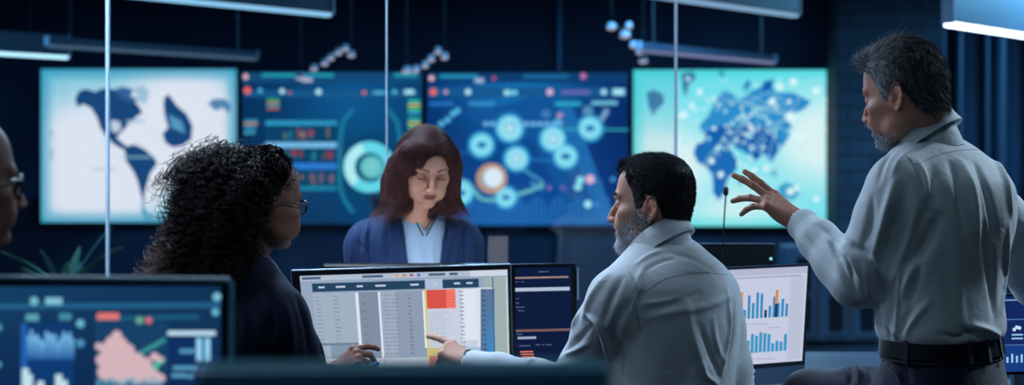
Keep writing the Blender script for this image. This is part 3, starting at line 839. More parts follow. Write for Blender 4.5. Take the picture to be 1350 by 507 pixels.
# dashboard with linked circles
t, c = wall_screen(563, 96, 828, 297, 'deep blue wall screen with glowing linked circles between the woman and seated man')
c.grad(563, 96, 828, 297, lambda u, v: lerp(lerp((8, 38, 98), (24, 120, 184), bump(u, v, .45, .12, .35)), (24, 96, 178), .8 * bump(u, v, .45, .95, .55)), 22, 18)
c.rect(563, 96, 828, 109, (16, 66, 118)); c.rect(565, 115, 826, 128, (26, 92, 150))
c.disc(569, 103, 3.5, (255, 200, 205)).disc(571, 121, 4.5, (255, 115, 90)).disc(588, 121, 2.5, (240, 180, 190)).disc(617, 121, 4, (190, 245, 255)).disc(668, 122, 4, (170, 240, 250)).disc(725, 121, 4.5, (230, 190, 225)).disc(796, 121, 4, (170, 235, 250)); c.rect(672, 119, 682, 125, (120, 220, 240), 2).rect(808, 117, 823, 125, (180, 240, 255), 2).rect(740, 119, 778, 124, (110, 110, 190), 2).rect(626, 103, 638, 109, (170, 190, 225), 2).disc(769, 100, 4, (210, 120, 180)).disc(651, 103, 2.5, (210, 90, 130))
for x, y, w, g in ((566, 134, 32, (40, 120, 200)), (618, 134, 34, (60, 150, 210)), (580, 98, 50, (40, 150, 190)), (690, 98, 60, (30, 110, 160)), (732, 134, 34, (50, 180, 210)), (780, 133, 34, (120, 200, 225))): c.rect(x, y, x + w, y + 5, g, 2)
c.poly([(616, 150), (700, 128), (752, 130), (804, 297), (760, 297), (700, 180), (640, 170)], (22, 88, 158), 1); c.poly([(735, 140), (752, 136), (812, 290), (790, 294)], (34, 110, 180), 2)
c.line([(642, 163), (735, 164)], 5, (60, 160, 220), 3).line([(735, 170), (828, 171)], 2, (60, 190, 200), 3).line([(606, 200), (640, 204)], 2, (40, 110, 190), 3).line([(680, 208), (730, 212)], 2, (40, 140, 200), 3)
for x in range(640, 740, 9): c.disc(x, 163, 3, (130, 190, 240), 4)
for i in range(30): x = 610 + i * 6.2; c.rect(x, 272 - 14 * abs(math.sin(i * .7)) , x + 2, 296, (50, 130, 200), 2)
for x, y in ((582, 163), (590, 158), (597, 150), (603, 146)): c.disc(x, y, 4, (90, 190, 235), 3)
c.line([(600, 236), (616, 240), (634, 262), (650, 264), (676, 258), (702, 250), (717, 242)], 5, (110, 190, 200), 3).line([(676, 214), (716, 240)], 3, (80, 170, 220), 3).line([(700, 240), (716, 250)], 3, (80, 170, 220), 3)
for x, y, r, k in ((672, 169, 17, 0), (635, 191, 15, 1), (681, 209, 15, 0), (729, 183, 16, 0), (746, 206, 15, 1), (778, 169, 15, 1), (650, 234, 15, 2), (667, 260, 13, 1), (608, 254, 15, 1)):
    c.disc(x, y, r + 4, (40, 140, 200), 2)
    if k == 2: c.ring(x - 2, y + 1, r - 2, r + 5, (205, 160, 130), 4); c.disc(x, y, r - 2, (235, 245, 255), 5)
    elif k == 1: c.disc(x, y, r, (175, 240, 252), 4, edge=(120, 224, 246)); c.disc(x, y, r * .42, (30, 130, 190), 6, ry=r * .3)
    else: c.disc(x, y, r, (225, 250, 255), 4, edge=(110, 222, 248)); c.ring(x, y, r * .25, r * .42, (120, 200, 235), 6)
for x, y, r, g in ((765, 237, 5, (150, 235, 245)), (778, 236, 6, (240, 190, 215)), (762, 246, 5, (150, 235, 245)), (775, 269, 5, (175, 245, 250)), (808, 236, 3.5, (70, 150, 210)), (724, 247, 3, (130, 120, 200)), (742, 247, 3, (130, 110, 190)), (786, 269, 3, (70, 140, 220)), (720, 150, 6, (70, 130, 190)), (775, 146, 7, (90, 150, 190)), (738, 152, 4, (190, 150, 190)), (735, 160, 4, (90, 190, 240))): c.disc(x, y, r, g, 3)
c.poly([(789, 158), (798, 142), (804, 146), (795, 160)], (130, 170, 210), 3)
c.build('display', t)
# world map of dots, Europe Africa Asia
t, c = wall_screen(835, 92, 1102, 298, 'bright cyan wall screen with a dotted blue world map behind the raised hand')
c.grad(835, 92, 1102, 298, lambda u, v: lerp(lerp((110, 222, 236), (216, 242, 244), min(1, 1.5 * max(bump(u, v, .12, .62, .28), .85 * bump(u, v, .95, .45, .3), .6 * bump(u, v, .5, .95, .3)))), (60, 215, 220), max(0, 1 - 16 * min(u, 1 - u, v * .8, (1 - v) * .8)) * .7), 30, 22)
A1 = (18, 96, 174); A2 = (46, 142, 204)
c.poly([(852, 122), (862, 118), (874, 124), (876, 134), (868, 144), (860, 152), (855, 140)], (70, 130, 175), 1).poly([(898, 96), (914, 94), (918, 102), (908, 112), (904, 128), (900, 118)], (60, 130, 165), 1).poly([(946, 94), (956, 94), (952, 104)], (60, 150, 180), 1).poly([(980, 112), (988, 104), (990, 112), (982, 122)], (50, 130, 190), 1)
c.poly([(934, 152), (940, 140), (946, 128), (956, 118), (966, 124), (974, 132), (990, 120), (1014, 110), (1024, 122), (1046, 122), (1070, 134), (1060, 144), (1046, 150), (1040, 160), (1046, 170), (1034, 190), (1026, 200), (1018, 214), (1012, 210), (1006, 200), (996, 206), (990, 214), (982, 202), (972, 196), (960, 190), (948, 186), (934, 184), (926, 174), (922, 166)], A2, 1)
c.poly([(1006, 108), (1020, 104), (1018, 116), (1004, 122)], A1, 2).poly([(924, 176), (950, 166), (982, 164), (1012, 168), (1028, 184), (1020, 208), (1006, 204), (996, 212), (984, 196), (960, 190), (930, 186)], A1, 2)
c.poly([(918, 190), (936, 184), (958, 188), (966, 202), (974, 214), (968, 228), (958, 238), (956, 252), (948, 264), (940, 254), (940, 236), (932, 220), (920, 214), (914, 202)], (28, 108, 182), 2)
c.poly([(1026, 246), (1036, 240), (1048, 244), (1054, 254), (1046, 264), (1034, 262), (1026, 258)], (60, 160, 205), 1).poly([(1014, 224), (1022, 220), (1026, 232), (1018, 232)], (90, 180, 210), 1).poly([(972, 240), (978, 232), (978, 246)], (70, 160, 205), 1)
R2 = random.Random(11)
for i in range(130):
    x = R2.gauss(976, 34); y = R2.gauss(172, 28)
    if not (842 < x < 1094 and 100 < y < 288): continue
    c.disc(x, y, R2.uniform(1.2, 2.9), R2.choice(((190, 240, 248), (150, 225, 240), (220, 248, 250))), 4, n=12)
for x, y, r in ((1046, 108, 5), (1028, 114, 5), (1018, 134, 5), (1042, 154, 7), (1056, 180, 6), (1048, 180, 5), (1076, 119, 5), (1090, 132, 4), (1090, 144, 4), (1042, 252, 5), (1050, 248, 4), (902, 151, 5), (922, 121, 4), (912, 140, 4), (898, 152, 4), (950, 230, 4), (1076, 262, 4), (938, 212, 4), (1010, 222, 4)): c.disc(x, y, r, (215, 248, 250), 5, n=14)
for k in range(16):
    a = R2.choice(((958, 190), (976, 172), (1000, 150), (1042, 154))); b = (R2.uniform(850, 1095), R2.uniform(100, 280)); m_ = ((a[0] + b[0]) / 2, (a[1] + b[1]) / 2 - 22)
    c.line([tuple(q) for q in spline([a, m_, b], 5)[:, :2]], .8, (170, 228, 236), 3)
c.build('display', t)
# ------------------------------------------------------------------ pendants: slim boxes with a glowing lower edge, all running the same way
DIR = np.array([.679, .734, 0.]); HP = 2.15
def pendant(px, py, L0, L1, label, strength=1., h=.16, w=.05, col=(205, 232, 255), grp='linear pendant lights'):
    """end seen at (px, py); reaches L0 m back towards us and L1 m on"""
    d = (HP - CZ) * FPX / (HY - py); p = P(px, py, d); p[2] = HP
    a = p - DIR * L0; b = p + DIR * L1; c = (a + b) / 2; R = basis(x=DIR, z=(0, 0, 1)); hl = np.linalg.norm(b - a) / 2
    t = empty('linear_pendant_light', tuple(c), label, 'ceiling light', grp)
    MB().box(c + np.array([0, 0, h / 2 + .012]), (hl, w / 2, h / 2), .004, R).build('lamp_housing', M_PEND, t)
    MB().box(c, (hl - .01, w / 2 - .004, .011), .002, R).build('diffuser', glow('diffuser_glow', col, strength), t)
    for q in (a, b):
        MB().box(q + np.array([0, 0, h / 2 + .010]), (.006, w / 2 + .004, h / 2 + .008), .002, R).build('end_cap', M_CAPS, t)
    for f in (-.8, .8):
        q = c + DIR * hl * f; MB().tube([q + (0, 0, h), (q[0], q[1], 3.3)], .0025, 6).build('hanging_cable', M_METAL, t)
    return t
M_PEND = pmat('pendant_housing', (64, 80, 98), .5, metal=.2); M_CAPS = pmat('pendant_cap', (175, 190, 205), .45)
pendant(90, 76, 3.2, 0, 'grey linear pendant light above the far left wall screen', 2.2, col=(170, 215, 235))
pendant(436, 20, 3.0, 0, 'linear pendant light over the gap beside the ring gauge screen', 1.4, col=(130, 180, 215))
pendant(338, 78, 1.8, 0, 'dim linear pendant light just above the pale map and ring gauge screens', .35, h=.05, col=(120, 160, 200))
pendant(1050, 21, 3.0, 0, 'linear pendant light crossing above the dotted map screen', .9, col=(130, 170, 205))
pendant(1020, 83, 1.8, 0, 'dim violet linear pendant light just above the dotted map screen', .8, h=.05, col=(130, 140, 185))
pendant(1250, 32, 0, 3.0, 'nearest linear pendant light with bright lower edge above the standing man', 5.0, h=.24, w=.07, col=(220, 240, 255))
# reflections of lights, built as clusters of small glowing lamps
def cluster(pts, d, label, col=(205, 205, 230)):
    p0 = P(pts[0][0], pts[0][1], d); t = empty('reflection_cluster', (p0[0], d, 3.3), label, 'light reflections', 'rows of violet reflections built as lamps')
    q = [P(x, y, d + .02 * i) for i, (x, y, *_) in enumerate(pts)]
    MB().tube([v + (0, 0, .035) for v in q], .008, 6).build('lamp_rail', M_DARK, t, True)
    for e in (q[0], q[-1]): MB().tube([e + (0, 0, .035), (e[0], e[1], 3.3)], .003, 6).build('hanging_rod', M_DARK, t)
    g = glow('reflection_glow', col, .7)
    for v, (x, y, *r) in zip(q, pts):
        rr = r[0] if r else .028
        l = MB().lathe([(.006, .036), (rr * .8, .030), (rr, .006), (rr, 0)], v, 16).build('lamp_shade', M_CAPS, t, True)
        MB().lathe([(rr * .95, -.0005), (rr * 1.0, -.010), (rr * .7, -.018), (rr * .2, -.022)], v, 16).build('lamp_lens', g, l, True)
cluster([(397, 102, .04), (414, 90), (428, 83), (436, 76), (446, 69), (455, 64), (463, 72)], 10.5, 'row of violet light reflections built as small lamps above the ring gauge screen, left of the two rows')
cluster([(536, 93, .035), (548, 92), (560, 86), (568, 78), (577, 68), (586, 75)], 10.5, 'row of violet light reflections built as small lamps above the woman in the blue jacket')
cluster([(806, 36, .036), (824, 47, .04), (829, 35), (835, 60), (843, 68), (848, 80, .034)], 10.5, 'row of violet light reflections built as small lamps above the seated bearded man')
# ------------------------------------------------------------------ desks
def desk(x0, x1, y0, y1, z, label):
    t = empty('desk', ((x0 + x1) / 2, (y0 + y1) / 2, 0), label, 'desk', 'desks')
    sbox('desk_top', (x0, y0, z - .03), (x1, y1, z), M_DESK, .004, t)
    for x in (x0 + .06, x1 - .06):
        for y in (y0 + .06, y1 - .06): sbox('leg', (x - .025, y - .025, 0), (x + .025, y + .025, z - .03), M_METAL, .003, t)
    sbox('modesty_panel', (x0 + .09, y1 - .07, .25), (x1 - .09, y1 - .05, z - .03), M_DARK, .002, t)
desk(-1.05, 1.35, 3.62, 4.30, .70, 'long grey desk carrying the monitors the two seated people look at')
desk(-1.6, .55, 1.05, 2.16, .70, 'near grey desk carrying the blurred monitors')
desk(1.42, 2.6, 3.55, 4.3, .70, 'grey desk behind the standing man')
# ------------------------------------------------------------------ monitors
def monitor(name, corners, o, n, label, base_z=.70, depth=.035, bez=.012, chin=None, mat=None, stand=True, edge=None, cat='monitor', er=.0035):
    """corners: photo pixels TL TR BR BL of the panel on the plane through o with normal n (towards the viewer)"""
    pl = Plane(o, n); c = [pl.at(x, y) for x, y in corners]
    up = c[0] - c[3]; up /= np.linalg.norm(up); rt = c[1] - c[0]; rt /= np.linalg.norm(rt)
    back = -pl.n * depth
    ctr = sum(c) / 4
    t = empty(name, (ctr[0], ctr[1] + .05, base_z), label, cat, 'desk monitors')
    V = [v for v in c] + [v + back for v in c]; m = MB()
    # housing with a chamfered back
    V2 = [v + back * .5 for v in c]; V3 = [ctr + (v - ctr) * .93 + back for v in c]
    m.add(c + V2 + V3, [(3, 2, 1, 0)] + [(i, (i + 1) % 4, (i + 1) % 4 + 4, i + 4) for i in range(4)] + [(i + 4, (i + 1) % 4 + 4, (i + 1) % 4 + 8, i + 8) for i in range(4)] + [(8, 9, 10, 11)])
    m.build('monitor_housing', mat or M_BEZEL, t)
    if edge is not None:
        e = MB().tube([c[3] + back * .25, c[0] + back * .25], er, 8); e.tube([c[0] + back * .25, c[1] + back * .25], er, 8); e.tube([c[1] + back * .25, c[2] + back * .25], er, 8)
        e.build('edge_trim', edge, t, True)
    if stand:
        b = ctr + back * 1.05; foot = np.array([b[0], b[1] + .06, base_z])
        if b[2] - base_z > .06: MB().box(((b + foot) / 2 + np.array([0, .005, 0])), (.035, .012, (b[2] - base_z) / 2), .004).build('stand', M_METAL, t)
        MB().box((foot[0], foot[1] - .02, base_z + .006), (.12, .09, .006), .003).build('stand_base', M_METAL, t)
    return t, pl, c
# big light monitor in the middle
nA = (.06, -1, .05)
t, pl, c = monitor('monitor', [(384, 357), (673, 348.5), (676, 514.5), (398, 514.5)], P(530, 420, 4.05), nA, 'wide monitor with a light grey spreadsheet the pointing finger is held to', edge=M_EDGE)
cv = Canvas(pl, .0003, .0006); W = (196, 204, 222); RT = random.Random(5)
def bil(q, u, v): a = lerp2(q[0], q[1], u); b = lerp2(q[3], q[2], u); return lerp2(a, b, v)
def lerp2(a, b, t): return (a[0] + (b[0] - a[0]) * t, a[1] + (b[1] - a[1]) * t)
QA = [(395, 363.5), (669, 355), (672.5, 508), (409, 512)]
def qr(u0, v0, u1, v1, col, lay=1, q=None): q = q or QA; cv.poly([bil(q, u0, v0), bil(q, u1, v0), bil(q, u1, v1), bil(q, u0, v1)], col, lay)
S = lambda x: (x - 396) / (671 - 396)                 # photo column -> u
Tv = lambda y: (y - 360) / 150                        # photo row at mid -> v
qr(0, 0, 1, 1, (150, 166, 190), 0)
qr(0, 0, 1, .045, (176, 190, 208)); qr(.82, 0, 1, .05, (205, 212, 226), 2)
for x0, x1 in ((.01, .10), (.30, .40), (.62, .70), (.72, .76)): qr(x0, .012, x1, .034, (70, 95, 125), 3)
for k, g in enumerate(((210, 170, 70), (200, 150, 60), (190, 60, 90), (60, 110, 190))): qr(.46 + .035 * k, .012, .475 + .035 * k, .034, g, 3)
qr(.885, .06, .995, 1, (158, 176, 176)); qr(.99, .06, 1, 1, (190, 205, 205), 2)
qr(.045, .055, .885, 1, (146, 166, 188), 1)
qr(.055, .07, .86, .145, (36, 68, 98), 2); qr(.60, .06, .685, .145, (170, 190, 215), 3)
for x0, x1 in ((.085, .115), (.17, .215), (.27, .30), (.36, .41), (.53, .57), (.64, .66), (.74, .77), (.80, .83)): qr(x0, .098, x1, .114, (190, 205, 225), 4)
qr(.055, .16, .26, .74, (160, 176, 194), 3); qr(.26, .16, .275, .74, (222, 228, 240), 4); qr(.275, .16, .37, .74, (128, 142, 164), 3); qr(.37, .16, .38, .74, (226, 232, 242), 4)
qr(.38, .16, .455, .74, (158, 172, 192), 3); qr(.455, .16, .595, .72, (142, 156, 178), 3); qr(.585, .16, .60, .66, (226, 232, 242), 4)
for i in range(16):
    v = .185 + i * .034
    for x0 in (.065, .15, .39, .43): cv.text(*bil(QA, x0, v), 8 if x0 < .3 else 10, 1.6, (104, 118, 138), 5, RT)
    if i % 2 == 0: cv.text(*bil(QA, .29, v), 6, 1.6, (92, 104, 124), 5, RT)
    cv.text(*bil(QA, .515, v), 5, 2, (52, 66, 90), 5, RT)
qr(.60, .15, .86, .80, (198, 208, 224), 3)
qr(.595, .15, .605, 1, (210, 200, 120), 5)
qr(.605, .155, .70, .32, (214, 84, 76), 4); qr(.70, .155, .745, .32, (244, 116, 104), 4); 
for i in range(6): qr(.61, .16 + i * .027, .74, .163 + i * .027, (206, 92, 84), 5)
for i in range(15): cv.text(*bil(QA, .61, .345 + i * .021), 22 if i % 3 else 28, .9, (120, 134, 158), 5, RT)
for i in range(15): cv.text(*bil(QA, .765, .17 + i * .034), 6, 2, (70, 84, 110), 5, RT)
qr(.845, .15, .925, .66, (214, 222, 236), 4); qr(.86, .15, .885, .80, (100, 130, 160), 3)
qr(.775, .16, .862, .60, (222, 228, 240), 4)
cv.grad(*bil(QA, .868, .16), *bil(QA, .925, .78), lambda u, v: lerp((90, 116, 150), (60, 140, 205), u * v * 1.3 if u * v < .7 else .9), 5, 10, 6)
for i in range(14): cv.text(*bil(QA, .872, .17 + i * .042), 6, 2.4, (40, 62, 96), 8, RT)
qr(.925, .06, .93, 1, (60, 90, 130), 7)
qr(.605, .66, .745, .73, (196, 186, 120), 6); qr(.605, .73, .745, 1, (196, 116, 110), 6); qr(.745, .66, .925, 1, (172, 194, 218), 5)
qr(.055, .74, .595, 1, (200, 212, 228), 4); qr(.38, .74, .384, 1, (150, 166, 186), 5)
for i in range(5): cv.text(*bil(QA, .46, .78 + .05 * i), 30, 1.2, (120, 134, 158), 6, RT)
qr(.055, .60, .26, .62, (110, 130, 150), 5); qr(.12, .62, .26, .74, (132, 150, 172), 5)
cv.build('display', t)
# dark code monitor beside it
t, pl, c = monitor('monitor', [(675, 348.5), (758, 347), (760, 514.5), (678, 514.5)], P(720, 420, 4.06), (-.12, -1, .05), 'dark navy monitor with orange code bars beside the spreadsheet monitor', depth=.045, edge=pmat('dark_edge', (50, 66, 84), .3, metal=.6), er=.0018)
MB().box(pl.at(761.5, 374, -.015), (.004, .012, .045), .002).build('side_highlight_strip', M_EDGE, t)  # silver strip standing in for the highlight on the thick side edge
cv = Canvas(pl, .0003, .0006); QA = [(679, 353), (753, 351.5), (755, 510), (681, 512)]
qr(0, 0, 1, 1, (14, 28, 62), 0)
cv.text(*bil(QA, .42, .03), 14, 1.4, (130, 140, 165), 2, RT); qr(0, .075, .95, .09, (150, 130, 130), 2); qr(0, .165, .97, .195, (175, 190, 215), 2); qr(0, .51, .98, .53, (120, 92, 92), 2); qr(.03, .57, .36, .59, (160, 170, 195), 2)
for u, v, w in ((0, .11, 12), (0, .25, 6), (0, .285, 5), (0, .32, 12), (.05, .35, 8), (.02, .545, 7), (.05, .64, 16), (.35, .635, 22)): cv.text(*bil(QA, u, v), w, 1.4, (110, 130, 175), 2, RT)
for i in range(7): qr(.07 + .018 * i, .69 + .022 * i, .30 + .016 * (i % 3), .70 + .022 * i, (232, 128, 104), 2)
for i in range(9): qr(.22 - .02 * (i % 3), .85 + .018 * i, .36 - .014 * i, .858 + .018 * i, (232, 128, 104), 2)
cv.build('display', t)
# chart monitor to the right
t, pl, c = monitor('monitor', [(905, 354), (1067, 347), (1061, 480), (905, 494)], P(1000, 420, 4.02), (-.10, -1, .03), 'monitor with blue bar charts behind the seated man', depth=.03, mat=pmat('grey_bezel', (40, 50, 66), .35), stand=True)
cv = Canvas(pl, .0003, .0006); QA = [(910, 358), (1065, 350.5), (1057.5, 475), (910, 486)]
qr(0, 0, 1, 1, (196, 202, 224), 0); qr(0, 0, 1, .07, (178, 184, 208)); qr(.86, .10, .98, .98, (186, 192, 214), 1); qr(.3, .085, .95, .10, (160, 168, 194), 2)
hs = [.35, .75, .5, .9, 1., .45, .5, .75, .7, .45, .8, .35, .9, .6, 1.0, .95, .3, .45, .8, .55, .7, .5]
for i, h in enumerate(hs):
    u = .06 + i * .0365; b = .52; tpx = b - h * .27; or_ = i in (9, 17) or h >= 1.
    qr(u, tpx, u + .023, b, (30, 60, 100) if i in (10, 16) else (52, 138, 190), 3)
for u0, h in ((.43, .285), (.735, .285)): qr(u0, .52 - h, u0 + .025, .52, (28, 56, 96), 4); qr(u0, .52 - h, u0 + .025, .38, (210, 140, 90), 5)
hs = [.3, .5, .7, .6, .8, .5, .4, .75, .8, .7, .3, .65, .6, .9, .8, .95, .9, .85, .4, .5, .45, .8]
for i, h in enumerate(hs): u = .06 + i * .0365; qr(u, .88 - h * .22, u + .027, .88, (60, 150, 198), 3)
for u, v, w in ((.30, .12, 14), (.68, .62, 18), (.35, .61, 20), (.35, .92, 60), (.35, .56, 50)): cv.text(*bil(QA, u, v), w, 1.1, (120, 128, 150), 3, RT)
cv.build('display', t)
a = pl.at(905, 496.5, .0); b = pl.at(1060, 482, .0)
ch = MB().add([pl.at(905, 494, .001), pl.at(1061, 480, .001), pl.at(1060, 503, .001), pl.at(905, 515, .001), pl.at(905, 494, -.018), pl.at(1061, 480, -.018), pl.at(1060, 503, -.018), pl.at(905, 515, -.018)], [(3, 2, 1, 0), (4, 5, 6, 7), (0, 1, 5, 4), (1, 2, 6, 5), (2, 3, 7, 6), (3, 0, 4, 7)]).build('lower_chin', pmat('chin_silver', (108, 140, 165), .35, metal=.4), t)
cv = Canvas(pl, .0003, .0022)
cv.ring(992, 488.5, 0, 3.2, (150, 180, 210), 1).rect(990.4, 486.2, 991.2, 490.4, (30, 50, 80), 3).rect(992.6, 486.6, 993.4, 490.8, (30, 50, 80), 3).rect(991.2, 488, 992.6, 488.6, (30, 50, 80), 3)
cv.build('maker_emblem', t)
cv = Canvas(pl, .0003, .0022); cv.ring(992, 496.5, 0, 2.6, (170, 205, 225), 1).rect(986, 495.6, 990, 497.4, (150, 190, 215), 1); cv.build('indicator_light', t)
# dark monitor seen from behind with a microphone in front of it
t = empty('monitor', (X(965, 4.35) + .0, 4.5, .70), 'dark monitor turned away, its back edge above the bar chart monitor', 'monitor', 'desk monitors')
lo = (X(850, 4.5), 4.5, Z(400, 4.5)); hi = (X(1022, 4.5), 4.54, Z(321, 4.5))
sbox('monitor_housing', lo, hi, M_DARK, .006, t); sbox('top_edge_highlight', (lo[0], 4.498, hi[2] - .002), (hi[0], 4.51, hi[2] + .0015), M_EDGE, .0008, t)  # silver strip stands in for light caught along the top edge
MB().box((X(1017, 4.49), 4.498, Z(341, 4.49)), (.004, .002, .004), .001).build('indicator_light', glow('led', (150, 220, 255), 1.2), t)
sbox('stand', ((lo[0] + hi[0]) / 2 - .03, 4.52, .70), ((lo[0] + hi[0]) / 2 + .03, 4.55, lo[2] + .05), M_METAL, .003, t)
sbox('stand_base', ((lo[0] + hi[0]) / 2 - .12, 4.505, .70), ((lo[0] + hi[0]) / 2 + .12, 4.66, .712), M_METAL, .003, t)
desk(.12, 1.5, 4.40, 4.92, .70, 'grey desk in front of the glass wall under the dark monitor')
t = empty('desk_microphone', (X(953, 4.45), 4.45, .70), 'thin gooseneck desk microphone standing before the dotted map screen', 'microphone')
mic = spline([P(951, 520, 4.45) * (1, 1, 0) + (0, 0, .70), P(952, 420, 4.45), P(953, 330, 4.45), P(955, 285, 4.45), P(957, 256, 4.45)], 6)
MB().tube(mic, .0024, 8).build('gooseneck', M_DARK, t, True)
MB().tube([P(957, 258, 4.45), P(957, 255, 4.45), P(957, 248, 4.45), P(957, 246, 4.45)], [.004, .008, .0085, .005], 14).build('microphone_head', M_DARK, t, True)
MB().lathe([(.045, 0), (.045, .012), (.03, .02), (.006, .024)], (X(951, 4.45), 4.45, .70), 24).build('microphone_base', M_DARK, t, True)
# near left monitor, out of focus
t, pl, c = monitor('monitor', [(-270, 366), (301, 371), (297, 760), (-270, 760)], P(150, 440, 2.0), (.0, -1, .06), 'large blurred dashboard monitor close to the camera beside the curly haired woman', edge=pmat('teal_edge', (80, 130, 150), .35, metal=.2), er=.0065)
cv = Canvas(pl, .0004, .0008)
cv.grad(-262, 377, 291, 520, lambda u, v: lerp(lerp((14, 44, 84), (22, 66, 104), bump(u, v, .3, 0, .5)), (24, 60, 92), .5 * bump(u, v, .9, .3, .3)), 12, 6)
cv.poly([(-262, 402), (291, 398), (291, 405), (-262, 409)], (34, 96, 136), 1)
cv.poly([(125, 417), (262, 414), (262, 420), (125, 423)], (28, 92, 128), 1); cv.rect(125, 424, 222, 507, (24, 64, 104), 1)
cv.disc(45, 396.5, 5.5, (120, 190, 205)).disc(286, 391, 5.5, (120, 195, 215)).disc(284, 411, 5, (100, 180, 205)).disc(106, 426, 5.5, (105, 180, 205)).disc(106, 452, 5.5, (75, 145, 185)).disc(-2, 431, 5, (70, 150, 170)).disc(184, 422, 5, (110, 170, 140)).disc(196, 422, 4.5, (210, 110, 120)).disc(-2, 480, 4, (90, 160, 180))
for x, y, w, g in ((60, 396.5, 22, (130, 195, 215)), (34, 418, 17, (90, 165, 185)), (78, 417, 16, (70, 140, 165))): cv.rect(x, y - 4.5, x + w, y + 4.5, g, 2)
cv.rect(128, 412, 157, 421, (225, 120, 115), 2)
cv.rect(28, 426, 97, 507, (14, 58, 112), 1); cv.rect(28, 426, 35, 507, (34, 98, 180), 2)
for i in range(16):
    x = 36 + i * 3.9; h = 10 + 5 * math.sin(i * 1.1) + 4 * math.sin(i * 2.3); n_ = len(cv.v)
    cv.poly([(x, 452 - h), (x + 3, 452 - h), (x + 3, 474), (x, 474)], None, 2, [(130, 205, 250), (130, 205, 250), (30, 90, 170), (30, 90, 170)])
for x, h in ((33, 22), (38, 14), (53, 5), (77, 14), (84, 6)): cv.rect(x - 4, 507 - h, x + 5, 520, (190, 225, 235), 3)
cv.rect(221, 436, 284, 441.5, (195, 232, 250), 3); cv.rect(222, 443, 284, 480, (16, 48, 96), 1); cv.rect(259, 445, 266, 475, (150, 215, 250), 3); cv.rect(270, 445, 277, 475, (150, 215, 250), 3)
for x, y, w in ((237, 460, 20), (228, 482, 32), (264, 482, 16), (226, 492, 20), (247, 493, 8)): cv.rect(x, y, x + w, y + 5, (90, 160, 200), 3)
for x, y, r in ((154, 442, 7), (148, 452, 10), (160, 452, 8), (140, 460, 9), (152, 464, 13), (168, 462, 10), (134, 474, 8), (150, 478, 13), (166, 476, 13), (180, 474, 10), (192, 478, 8), (140, 490, 12), (160, 492, 14), (182, 492, 14), (202, 496, 10), (204, 470, 6), (212, 474, 5), (212, 498, 6), (130, 456, 5), (196, 488, 9)): cv.disc(x, y, r, (212, 180, 188), 4, n=9)
cv.poly([(182, 464), (196, 456), (218, 444), (218, 450), (198, 461), (184, 468)], (60, 150, 150), 3).poly([(200, 484), (206, 476), (218, 474), (212, 480), (204, 488)], (90, 190, 170), 5)
for i in range(10): cv.rect(128 + i * 9, 500 - (i % 3) * 2, 132 + i * 9, 520, (90, 170, 200), 5)
cv.build('display', t)
# nearest edge along the bottom: top of a monitor right in front of the camera
t, pl, c = monitor('monitor', [(262, 489), (797, 486), (797, 1100), (262, 1100)], P(520, 620, 1.25), (0, -1, .0), 'dark blurred monitor nearest the camera, only its top edge in view', depth=.07, edge=pmat('near_edge', (90, 160, 180), .5), mat=pmat('near_case', (80, 150, 185), .5), er=.006)
# far right dashboard monitor behind the standing man
t, pl, c = monitor('monitor', [(1300, 388), (1420, 386), (1420, 492), (1300, 494)], P(1335, 440, 3.95), (-.1, -1, .03), 'blue dashboard monitor at the far right behind the hip of the standing man')
cv = Canvas(pl, .0003, .0006); QA = [(1303, 391), (1417, 389), (1417, 488), (1303, 490)]
qr(0, 0, 1, 1, (20, 40, 96), 0); qr(.0, .04, 1, .055, (130, 175, 215), 2); qr(0, .30, 1, .312, (80, 120, 180), 2); qr(0, .64, 1, .652, (80, 120, 180), 2); qr(0, .66, 1, 1, (24, 60, 130), 1)
for u, v in ((.30, .44), (.33, .41), (.36, .42)): cv.disc(*bil(QA, u, v), 2.4, (190, 225, 250), 3)
qr(.27, .50, .40, .52, (150, 200, 240), 3); qr(.27, .55, .40, .57, (150, 200, 240), 3)
for i in range(14): u = .10 + i * .055; h = .04 + .06 * abs(math.sin(i * 1.7)); qr(u, .86 - h, u + .022, .88, (160, 205, 240), 3)
cv.build('display', t)
# glazed cabinet far behind, right of the chart monitor
t = empty('glazed_cabinet', (X(1115, 10.6), 10.9, 0), 'tall pale blue cabinet with dark panes between the bar chart monitor and standing man', 'cabinet')
x0, x1, zt = X(1040, 10.6), X(1165, 10.6), Z(325, 10.6); MC = pmat('cabinet_frame', (60, 92, 116), .5); MG = pmat('dark_pane', (10, 28, 42), .25)
sbox('cabinet_body', (x0, 10.62, .02), (x1, 11.0, zt), MC, .01, t)
for i in range(3):
    a = x0 + .03 + i * (x1 - x0) / 3; b = x0 + (i + 1) * (x1 - x0) / 3 - .07
    dr = sbox('door', (a, 10.60, .06), (b + .04, 10.62, zt - .03), MC, .004, t)
    for z0, z1 in ((.1, zt * .5), (zt * .54, zt - .08)): sbox('glass_panel', (a + .03, 10.594, z0), (b, 10.601, z1), MG, .001, dr)
